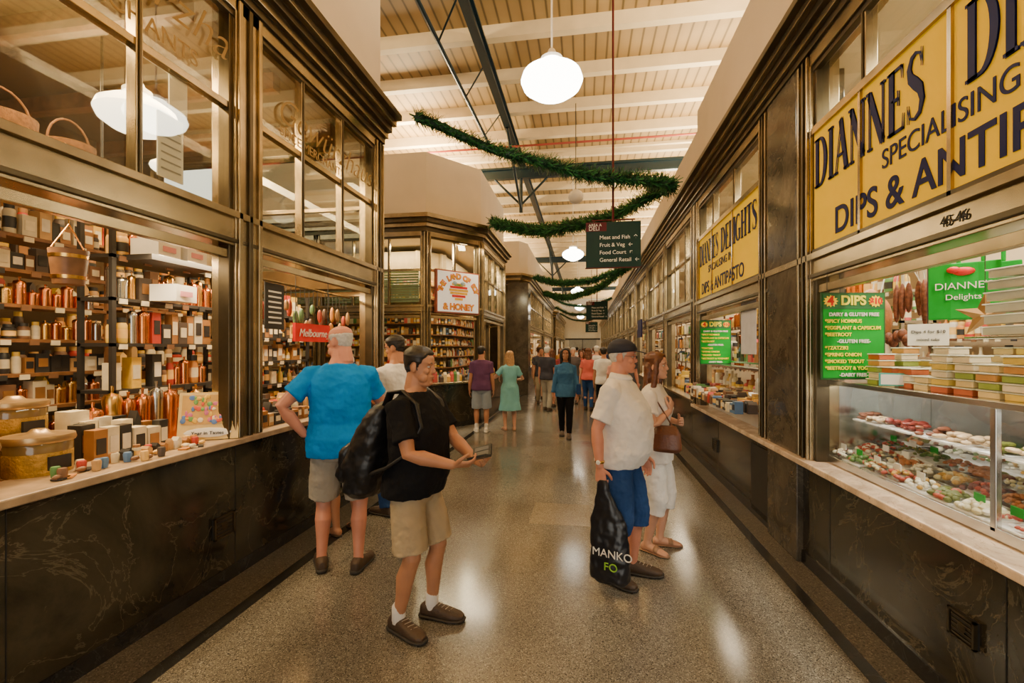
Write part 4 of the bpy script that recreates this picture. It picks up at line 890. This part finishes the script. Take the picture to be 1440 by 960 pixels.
t=text('FO',Matrix.Translation((wx+.01,wy-.09,.21)),.075,mat('lime',(.3,.6,.05)),None,'bag_lettering'); t.parent=r3
r4,a4,H4,_=person('woman_with_handbag',.58,3.97,-20,1.64,SK2,mat('white_print_top',(.78,.74,.70),.8,var=.1),WHc,HBr,mat('sandal_tan',(.35,.2,.12),.6),hair='long',fem=True,sandal=True,botz=.37,girth=1.05,
   feet=((.03,.09,20),(-.04,-.09,-15)),wr=[V((.18,.16,1.12)),V((.15,-.10,1.25))],pole=[V((-.5,1,-1)),V((-.2,-1,-1))],hands=[(V((.5,-.8,.2)),V((-.8,-.3,0)),.6),(V((.1,.5,.8)),V((-.9,.2,0)),.8)],hyaw=-5,vox=.005,hem=.80)
bm=bmesh.new(); loft(bm,[(V((.14,-.22,.92)),V((.10,0,0)),V((0,.035,0))),(V((.14,-.22,.95)),V((.13,0,0)),V((0,.05,0))),(V((.14,-.21,1.07)),V((.12,0,0)),V((0,.045,0))),(V((.14,-.20,1.14)),V((.08,0,0)),V((0,.022,0)))],24,2.4)
tube(bm,[V((.07,-.2,1.12)),V((.03,-.19,1.25)),V((0,-.155,1.44)),V((.08,-.165,1.3)),V((.2,-.2,1.12))],[.008]*5,8)
mk(bm,'handbag',r4,mat('brown_leather',(.13,.045,.02),.35,bump=.3),.006,2)
pp=dict(vox=.011,eyes=False)
person('man_in_purple_shirt',-2.05,8.95,100,1.72,SK1,cloth('purple_cloth',(.12,.05,.13)),cloth('blue_grey_shorts',(.3,.36,.45)),HB,WHITE,socks='w',hyaw=-20,**pp)
person('woman_in_turquoise_dress',-1.52,9.25,110,1.62,SK2,cloth('turquoise_cloth',(.2,.52,.58)),None,mat('hair_blond',(.45,.25,.1),.5,var=.3,scale=40),mat('sandal_tan',(.35,.2,.12)),hair='long',fem=True,dress=True,hem=.45,sandal=True,wr=[V((.25,.2,1.2)),V((.25,-.2,1.1))],**pp)
r6,_,_,_=person('woman_in_denim_jacket',-.36,8.75,-88,1.68,SK1,cloth('denim_jacket',(.05,.16,.33)),BKc,HB,SHO,hair='long',fem=True,bot='trousers',sleeve=1.8,hem=.80,feet=((.18,.07,0),(-.14,-.07,0)),vox=.009,eyes=True)
bm=bmesh.new(); loft(bm,[(V((.05,.26,.85)),V((.12,0,0)),V((0,.05,0))),(V((.05,.26,1.05)),V((.1,0,0)),V((0,.04,0)))],20,2.5); mk(bm,'shoulder_bag',r6,DEN,.01,2)
crowd=[(-.95,13.2,80,1.66,(.3,.05,.05),1),(-1.3,13.8,-80,1.7,(.05,.05,.06),0),(-.1,15.5,-95,1.6,(.5,.1,.08),1),(.35,13.5,90,1.75,(.65,.62,.6),0),(-.6,17,-90,1.72,(.03,.03,.05),0),(.05,19,85,1.7,(.5,.45,.4),0),(.6,17.5,-100,1.65,(.1,.15,.35),1),(-1.1,21,-90,1.7,(.6,.3,.1),1),(-.4,24,90,1.75,(.7,.7,.68),0),(.2,27,-90,1.7,(.08,.08,.08),0),(.8,12.2,10,1.66,(.55,.35,.12),1),(-.9,29,90,1.75,(.4,.1,.1),0),(.55,23,-80,1.7,(.65,.2,.2),1),(1.0,15.0,0,1.7,(.7,.68,.62),0),
 (-1.0,12.3,75,1.72,(.05,.05,.07),0),(.1,12.6,85,1.68,(.6,.12,.1),1),(-.35,14.2,-85,1.7,(.1,.08,.08),0),(.75,19.5,-90,1.74,(.1,.12,.3),0),(-.2,21.5,90,1.65,(.75,.5,.45),1),(1.1,17.8,180,1.7,(.3,.1,.1),0),(-.7,25.5,-90,1.7,(.1,.1,.1),0),(.5,26,90,1.7,(.7,.68,.62),0),(-.1,32,90,1.7,(.2,.1,.1),0),(.6,31,-90,1.75,(.05,.1,.2),0),
 (.45,11.0,80,1.7,(.75,.72,.68),0),(.7,10.4,95,1.6,(.7,.35,.3),1),(1.15,11.6,20,1.72,(.12,.12,.14),0),(-1.5,15.2,100,1.7,(.08,.07,.1),0),(-.75,15.6,-80,1.62,(.45,.1,.15),1)]
for i,(x,y,hd,h,c,f) in enumerate(crowd):
    person('shopper',x,y,hd,h,random.choice([SK1,SK2,SK3]),cloth('cloth_%d'%i,c),random.choice([BKc,DEN,KH,GRY]),random.choice([HB,HBr,HG]) if not f else random.choice([HB,HBr]),SHO,hair='long' if f else 'short',fem=bool(f),bot=random.choice(['shorts','trousers']),feet=((.1,.09,0),(-.1,-.09,0)),vox=.015,eyes=False)
# ------------------------------------------------ lights
area('stall_light',(-3.3,2.6,4.0),.2,4.5,210,(1,.68,.32),parent=sp); area('stall_light',(-4.4,3,4.0),.2,4.5,190,(1,.66,.3),parent=sp)
area('stall_light',(-3.05,3.4,2.38),.08,3.2,60,(1,.74,.42),parent=sp)
area('stall_light',(2.4,1.8,3.82),.2,5,190,(1,.88,.66),parent=ds); area('stall_light',(3.4,3.5,3.82),.2,6,150,(1,.88,.66),parent=ds); area('stall_light',(2.4,5.9,3.82),.2,2.2,90,(1,.84,.58),parent=ds)
for nme,x,y,z,l,p in (('ceiling_fill_left',-2.9,1.5,6.42,8,800),('ceiling_fill_right',2.6,2,5.35,9,900),('ceiling_fill_left',-4,11.4,5.75,4,700),('ceiling_fill_right',2.6,13,5.3,10,800),('ceiling_fill_left',-4,23,5.7,12,900),('ceiling_fill_right',2.6,26,5.3,14,900),('ceiling_fill_left',-4,40,5.7,12,700),('ceiling_fill_right',2.6,40,5.3,12,700)):
    area(nme,(x,y,z),.3,l,p,(1,.80,.48),rot=(math.pi,0,0))  # unseen fill lights added on top of the stalls to brighten the ceiling
W=bpy.data.worlds.new('world'); bpy.context.scene.world=W; W.use_nodes=True; bg=W.node_tree.nodes['Background']; bg.inputs[0].default_value=(1,.95,.84,1); bg.inputs[1].default_value=2.9
# ------------------------------------------------ camera
c=bpy.data.cameras.new('camera'); c.lens=16; c.sensor_width=36; c.shift_y=10/1440; c.clip_start=.05; c.clip_end=200
o=bpy.data.objects.new('camera',c); o.location=(0,0,1.68); o.rotation_euler=(math.pi/2,0,math.atan(102/640)); COL.objects.link(o); bpy.context.scene.camera=o
